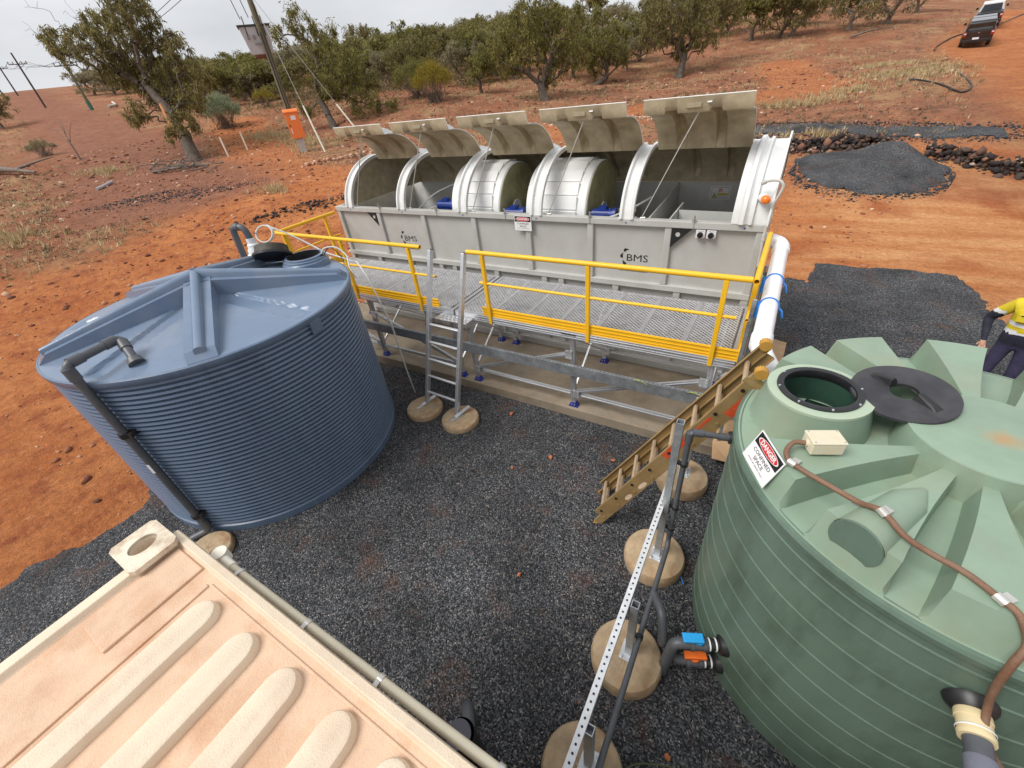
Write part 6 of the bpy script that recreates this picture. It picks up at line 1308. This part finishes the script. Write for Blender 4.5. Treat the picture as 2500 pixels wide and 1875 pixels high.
m=MB(); m.box(t0+Vector((0,0,4.99)),(.9,.8,.1),Rf); m.build('transformer_base',mat('rusty_steel',(.16,.06,.04,1),.8),tf)
m=MB()
for a in (-.5,-.1,.45): q=t0+sd*a+Vector((0,0,6.38)); m.tube([q+cf*.2,q+cf*.2+Vector((0,0,.35)),q+cf*.45+Vector((0,0,.38)),q+cf*.55+Vector((0,0,-.5))],.028,6)
m.build('bushings',DARKM,tf,60)
m=MB(); 
for a in (-.45,-.15): m.box(t0+sd*(-a)+cf*.54+Vector((0,0,5.85)),(.12,.10,.16),Rf)
m.box(t0+sd*.05+cf*.56+Vector((0,0,5.55)),(.35,.06,.05),Rf); m.build('terminal_boxes',mat('dark_grey_fitting',(.2,.21,.22,1),.6),tf)
m=MB(); m.beam(c+cf*.17+sd*.06+Vector((0,0,2.3)),c+cf*.17+sd*.06+Vector((0,0,6.0)),.05,.05); m.cyl(c+cf*.16-sd*.10+Vector((0,0,2.3)),c+cf*.16-sd*.10+Vector((0,0,9)),.02,6); m.build('cable_riser',BLACK,UP)
ORG=mat('safety_orange',(.86,.215,.045,1),.45,0,.05,5,(.6,.2,.08,1),.2,4)
q=c+cf*.48-sd*.05
m=MB(); m.box(q+Vector((0,0,1.48)),(.80,.52,1.40),Rf); ob=m.build('meter_box',ORG,UP,None,.02)
m=MB(); m.add([tuple(q+sd*a*.43+cf*b_+Vector((0,0,z))) for a in(-1,1) for b_,z in ((-.28,2.18),(-.28,2.34),(.16,2.30),(.30,2.20),(.30,2.14))],[(0,1,2,3,4),(9,8,7,6,5),(0,5,6,1),(1,6,7,2),(2,7,8,3),(3,8,9,4),(4,9,5,0)]); m.build('box_hood',ORG,ob,None,.01)
m=MB(); m.box(q+cf*.262-sd*.05+Vector((0,0,1.88)),(.28,.004,.22),Rf); m.build('box_label',SIGNW,ob)
m=MB(); m.box(q+cf*.264+sd*.26+Vector((0,0,1.2)),(.05,.006,.30),Rf); m.build('box_label',SIGNW,ob)
m=MB(); m.box(q+cf*.27+sd*.27+Vector((0,0,1.48)),(.06,.02,.10),Rf); m.build('box_handle',DARKM,ob)
m=MB(); m.box(q+Vector((0,0,.30))-cf*.02,(.42,.30,1.0),Rf); m.build('cable_guard',mat('guard_plate',(.48,.46,.42,1),.6),UP,None,.01)
m=MB(); m.beam(c+sd*1.3+Vector((0,0,10.0)),c-sd*1.3+Vector((0,0,10.0)),.1,.12); m.build('cross_arm',TIMB,UP)
# guy wires with pale guards
GW=mat('wire_grey',(.10,.10,.11,1),.5,.5,.1,8); GUARD=mat('pale_guard',(.74,.70,.58,1),.5)
for i,(gx,gy) in enumerate(((-24.09,18.47),(-22.6,20.6))):
    T=thing('guy_wire',('guy wire with pale guard ending nearest the orange box','guy wire with pale guard ending behind the first raised lid')[i],'guy wire',(gx,gy,hz(gx,gy)))
    a=Vector((gx,gy,hz(gx,gy)));e=c+Vector((0,0,8.2-.4*i)); m=MB(); m.cyl(a,e,.014,5); m.build('wire',mat('guy_steel',(.35,.34,.30,1),.5,.5),T,60)
    m=MB(); d=(e-a).normalized(); m.cyl(a+d*.15,a+d*2.75,.05,8); m.build('guard',GUARD,T,60)
for i,(sx,sy) in enumerate(((-33.2,17.64),(-33.83,19.5))):
    z=hz(sx,sy); m=MB(); m.beam((sx,sy,z-.1),(sx-.05,sy,z+1.15),.12,.05); m.build('marker_post',GUARD,None,loc=(sx,sy,z),label=('white marker post nearest the leaning gum','white marker post between the first one and the utility pole')[i],cat='post')
POLED=mat('dark_timber',(.075,.06,.05,1),.9,0,.2,4)
fp=[(-77.34,27.13,5.6,'slim timber power pole with green base half behind the leaning gum'),(-105.8,31.24,7.0,'dark power pole with crossarm standing on the bare left slope'),(-141,38.5,5.6,'far power pole on the left skyline'),(-150,38.6,5.0,'farthest power pole cut by the left picture edge')]
tops=[c+Vector((0,0,10.0))]
for i,(x,y,h,lab) in enumerate(fp):
    z=hz(x,y); T=thing('power_pole',lab,'utility pole',(x,y,z)); m=MB(); m.tube([(x,y,z-.2),(x,y,z+h)],[.15,.11] if i else [.18,.14],8); m.build('pole_shaft',TIMB if i==0 else POLED,T,60)
    d=Vector((x,y,0)).normalized(); s=Vector((-d.y,d.x,0)); zz=z+h*.80
    m=MB(); m.beam(Vector((x,y,zz))-s*1.1,Vector((x,y,zz))+s*1.1,.1,.1)
    for a in (-1.05,-.5,.5,1.05): m.cyl(Vector((x,y,zz))+s*a,Vector((x,y,zz+.35))+s*a,.05,5)
    m.build('cross_arm',POLED,T)
    if i==0: m=MB(); m.tube([(x,y,z-.1),(x,y,z+1.0)],[.235,.235],8); m.build('green_sleeve',mat('green_sleeve',(.06,.16,.12,1),.6),T,60)
    tops.append(Vector((x,y,zz+.3)))
for k in (-1.05,-.4,1.05):
    for i in range(len(tops)-1):
        a,b_=tops[i],tops[i+1]; d=(b_-a); s=Vector((-d.y,d.x,0)).normalized(); l=d.length
        pts=[a+s*k+d*t-Vector((0,0,.018*l*4*t*(1-t))) for t in [j/14 for j in range(15)]]
        m=MB(); m.tube(pts,.018+.006*i,4,False); sp_=('from the utility pole to the green-based pole','from the green-based pole to the pole on the bare slope','from the bare slope to the skyline pole','beyond the skyline pole')[i]; m.build('power_line',GW,None,60,loc=tuple(pts[0]),label='thin overhead power line '+sp_,cat='power line',group='power lines '+sp_)
for i,(a,e) in enumerate(((c+sd*.9+Vector((0,0,10.4)),t0+sd*.55+Vector((0,0,6.7))),(c+sd*.4+Vector((0,0,10.4)),t0+sd*.1+Vector((0,0,6.75))))):
    m=MB(); m.tube([a,a.lerp(e,.5)+sd*.25,e],.022,5); m.build('dropper_lead',GW,UP,60)

# ------------------------------------------------------------------ two utes up the track
TYRE=mat('tyre',(.02,.019,.018,1),.85,0,.2,8,(.16,.08,.05,1),.5,5); CHR=mat('chrome_trim',(.5,.5,.52,1),.25,.8); TAIL=mat('tail_lamp',(.35,.015,.012,1),.25); TAILW=mat('lamp_clear',(.75,.70,.66,1),.2)
CARK=mat('car_black',(.012,.013,.015,1),.22,0,.1,3,(.14,.07,.045,1),.25,2,coat=.6); CARW=mat('car_white',(.75,.75,.74,1),.3,0,.03,3,coat=.5); GLASS=mat('dark_glass',(.05,.058,.065,1),.06,0,.2,2); PLATE=mat('number_plate',(.80,.80,.86,1),.4)
def ute(name,label,pos,yaw,canopy,roofm):
    z=hz(pos[0],pos[1]); z2=hz(pos[0]+4*math.sin(-yaw),pos[1]+4*math.cos(yaw)); pitch=math.atan2(z2-z,4.)
    T=thing(name,label,'ute',(pos[0],pos[1],z)); Rm=Matrix.Rotation(yaw,3,'Z')@Matrix.Rotation(pitch,3,'X'); o=Vector((pos[0],pos[1],z))
    W=lambda m:setattr(m,'v',[tuple(o+Rm@Vector(v)) for v in m.v]) or m          # local: rear at y=0, forward +y
    def hull(secs,mt,nm,par,bev=.03):
        m=MB(); k=len(secs[0][1]); V=[(x,y,zz) for y,pts in secs for x,zz in pts]; F=[(i*k+j,i*k+(j+1)%k,(i+1)*k+(j+1)%k,(i+1)*k+j) for i in range(len(secs)-1) for j in range(k)]+[tuple(range(k-1,-1,-1)),tuple((len(secs)-1)*k+j for j in range(k))]
        m.add(V,F); return W(m).build(nm,mt,par,None,bev)
    sec=lambda w,z0,z1,t=.06:[(-w+t,z0),(w-t,z0),(w,z0+t*2),(w,z1-t),(w-t,z1),(-w+t,z1),(-w,z1-t),(-w,z0+t*2)]
    body=hull([(0,sec(.88,.50,1.12)),(.1,sec(.92,.42,1.16)),(1.9,sec(.93,.40,1.14)),(3.7,sec(.93,.40,1.12)),(4.9,sec(.90,.42,1.02)),(5.2,sec(.78,.45,.92))],CARK,'body',T)
    cab=lambda w,w2,z1:[(-w,1.1),(w,1.1),(w2,z1),(-w2,z1)]
    r=hull([(1.75,cab(.88,.70,1.74)),(2.0,cab(.88,.70,1.80)),(3.1,cab(.88,.70,1.80)),(3.7,cab(.88,.78,1.28)),(4.0,cab(.86,.80,1.12))],roofm,'cab',body,.05)
    if canopy:
        hull([(.06,cab(.88,.74,1.62)),(.22,cab(.88,.74,1.76)),(1.78,cab(.88,.72,1.78))],CARK,'canopy',body,.05)
        m=MB(); m.add([(-.70,.055,1.18),(.70,.055,1.18),(.62,.13,1.60),(-.62,.13,1.60)],[(0,1,2,3)]); m.v=[(x,y-.02,z_) for x,y,z_ in m.v]; W(m).build('rear_window',GLASS,body)
        m=MB(); m.box((0,-.02,1.00),(.09,.03,.06)); W(m).build('badge',CHR,body)
    else:
        m=MB(); m.add([(-.70,1.72,1.20),(.70,1.72,1.20),(.60,1.735,1.66),(-.60,1.735,1.66)],[(0,1,2,3)]); W(m).build('rear_window',GLASS,r)
        m=MB(); m.b2((-.86,.08,1.13),(.86,1.7,1.19)); W(m).build('tray_cover',BLACK,body)
    for s in (-1,1):
        m=MB(); m.b2((s*.80-.09,-.02,.80),(s*.80+.09,.06,1.08)); tl=W(m).build('tail_lamp',TAIL,body,None,.01)
        m=MB(); m.b2((s*.80-.07,-.03,.95),(s*.80+.07,-.019,1.03)); W(m).build('lamp_lens',TAILW,tl)
        m=MB(); m.b2((s*1.02-.09,3.35,1.20),(s*1.02+.09,3.45,1.38)); W(m).build('mirror',CARK,body,None,.02)
        m=MB(); m.add([(s*.90,2.05,1.18),(s*.90,3.2,1.18),(s*.74,2.95,1.70),(s*.74,2.1,1.70)],[(0,1,2,3)]); W(m).build('side_window',GLASS,r)
        for y in (.95,4.2):
            m=MB(); m.lathe([(.20,-.12),(.34,-.12),(.385,-.08),(.385,.08),(.34,.12),(.20,.12)],(s*.82,y,.385),24,axis='x'); wh=W(m).build('wheel',TYRE,T,40)
            m=MB(); m.lathe([(.001,0),(.10,.02),(.21,0)],(s*.82+s*.115,y,.385),20,axis='x'); W(m).build('rim',CHR,wh,40)
    m=MB(); m.b2((-.85,-.12,.42),(.85,.02,.60)); W(m).build('rear_bumper',BLACK if canopy else CHR,T,None,.02)
    m=MB(); m.b2((-.26,-.14,.60 if canopy else .78),(.12,-.02,.71 if canopy else .90)); W(m).build('number_plate',PLATE,T)
ute('parked_ute','black ute with canopy parked on the red track, nearer of the two',(10.35,56.6),R_(-9),True,CARK)
ute('parked_ute','dark ute with white cab parked ahead of the black one',(12.3,66.2),R_(-10),False,CARW)

# ------------------------------------------------------------------ the worker at the right edge
def person():
    fx,fy=3.03,7.20; T=thing('person','person in yellow and navy work shirt standing by the green tank','person',(fx,fy,.03))
    J={};E=[];V=[];Rd=[]
    def n(p,r,par=None):
        V.append(p); Rd.append(r if isinstance(r,tuple) else (r,r)); i=len(V)-1
        if par is not None: E.append((par,i))
        return i
    pel=n((0,0,.96),(.20,.15)); sp=n((0,0,1.10),(.205,.16),pel); ch=n((0,0,1.28),(.225,.155),sp); ub=n((0,.01,1.41),(.18,.12),ch); nk=n((0,.015,1.50),.062,ub); n2=n((0,0,1.56),.058,nk); hd=n((0,-.02,1.64),(.078,.095),n2); ht=n((0,-.01,1.74),(.068,.082),hd)
    for s,el,wr,hd_ in ((-1,(-.38,.06,1.14),(-.31,-.10,.94),(-.29,-.14,.87)),(1,(.36,.05,1.14),(.38,-.08,.92),(.38,-.11,.86))):
        sh=n((s*.20,.005,1.405),.085,ub); ua=n(((s*.20+el[0])/2,.02,(1.405+el[2])/2+.01),.075,sh); e=n(el,.062,ua); w=n(wr,.036,e); h=n(hd_,(.036,.022),w)
        dirv=Vector(hd_)-Vector(wr); dirv.normalize(); side=dirv.cross(Vector((0,-1,.2))).normalized()
        for k in range(4):
            o=(k-1.5)*.019; l=(.062,.075,.070,.055)[k]; b0=Vector(hd_)+dirv*.03+side*o; i1=n(tuple(b0+dirv*l*.5),.009,h); n(tuple(b0+dirv*l*.85+Vector((.0,-.012,0))),.0075,i1)
        t1=n(tuple(Vector(hd_)+side*(-.04)*s+dirv*.005),.011,h); n(tuple(Vector(hd_)+side*(-.055)*s+dirv*.035),.009,t1)
        hp=n((s*.10,0,.88),.105,pel); kn=n((s*.12,-.02,.50),.070,hp); an=n((s*.125,.02,.10),.050,kn); hl=n((s*.125,.03,.05),.048,an); n((s*.14,-.16,.045),.043,hl)
    me=bpy.data.meshes.new('body'); me.from_pydata(V,E,[]); o=bpy.data.objects.new('body',me); link(o)
    sk=o.modifiers.new('skin','SKIN'); sv=me.skin_vertices[0].data
    for i,r in enumerate(Rd): sv[i].radius=r
    sv[0].use_root=True
    ss=o.modifiers.new('sub','SUBSURF'); ss.levels=3; ss.render_levels=3
    dg=bpy.context.evaluated_depsgraph_get(); dg.update(); m2=bpy.data.meshes.new_from_object(o.evaluated_get(dg)); bpy.data.objects.remove(o)
    SK=mat('skin',(.52,.29,.20,1),.5,0,.08,12); Y=mat('hi_vis_yellow',(.66,.52,.022,1),.75,0,.12,9,(.45,.36,.02,1),.5,7,.5,30); NV=mat('navy_drill',(.016,.018,.034,1),.85,0,.3,9,(.035,.036,.055,1),.6,9,.6,30); TR=mat('navy_trousers',(.035,.032,.075,1),.85,0,.2,9,(.06,.055,.10,1),.6,6,.6,25); RF=mat('reflective_tape',(.72,.73,.76,1),.4,0,.06,20); BT_=mat('boot_leather',(.12,.08,.05,1),.7); HR=mat('hair',(.05,.035,.025,1),.8)
    m2.materials.clear(); [m2.materials.append(q) for q in (SK,Y,NV,TR,RF,BT_,HR)]
    for p in m2.polygons:
        x,y,z=p.center; ax=abs(x); k=0
        arm=(ax>.245+.10*(1.40-z)*(z>1.1) and z<1.46 and z>.78)
        if arm:
            if z>1.30: k=1
            elif z>1.255: k=4
            elif (z>.905 if x<0 else z>.89): k=2
            else: k=0
        elif z<.13: k=5
        elif z<.90: k=3
        elif z<1.06: k=2
        elif z<1.105: k=4
        elif z<1.165: k=1
        elif z<1.21: k=4
        elif z<1.50 or (ax>.085 and z<1.56): k=1
        elif z>1.70 or (z>1.62 and y>.02): k=6
        p.material_index=k
    yaw=R_(-22); m2.transform(Matrix.Rotation(yaw,4,'Z')); m2.shade_smooth(); b=bpy.data.objects.new('body',m2); link(b); b.parent=T; WL[b.name]=WL[T.name]
    Rz=Matrix.Rotation(yaw,3,'Z'); w=lambda p:Vector((fx,fy,.03))+Rz@Vector(p)
    m=MB(); m.tube([w((0,-.125,1.655)),w((0,-.145,1.63)),w((0,-.12,1.615))],[.008,.016,.012],8); m.build('nose',SK,b,60)
    for s in (-1,1):
        m=MB(); m.lathe([(.001,.012),(.009,.008),(.012,0)],w((s*.032,-.105,1.655)),10,axis='y'); m.build('eye',mat('eye_dark',(.03,.03,.03,1),.2),b,60)
        m=MB(); m.tube([w((s*.083,0,1.675)),w((s*.094,.01,1.65)),w((s*.083,0,1.615))],[.008,.016,.008],8); m.build('ear',SK,b,60)
        m=MB(); m.box(w((s*.095,-.17,1.30)),(.11,.03,.10),Rz); pk=m.build('shirt_pocket',Y,b,None,.006)
        m=MB(); m.box(w((s*.095,-.187,1.335)),(.05,.004,.012),Rz); m.build('pocket_tag',SIGNK,pk)
    m=MB(); m.box(w((0,-.118,1.585)),(.045,.008,.008),Rz); m.build('mouth',mat('lip',(.35,.14,.12,1),.5),b)
    m=MB(); m.tube([w((.07*math.cos(a),.012+.07*math.sin(a),1.475+.012*math.sin(a))) for a in [2*math.pi*k/16 for k in range(16)]],.016,6,closed=True); m.build('collar',Y,b,60)
person()
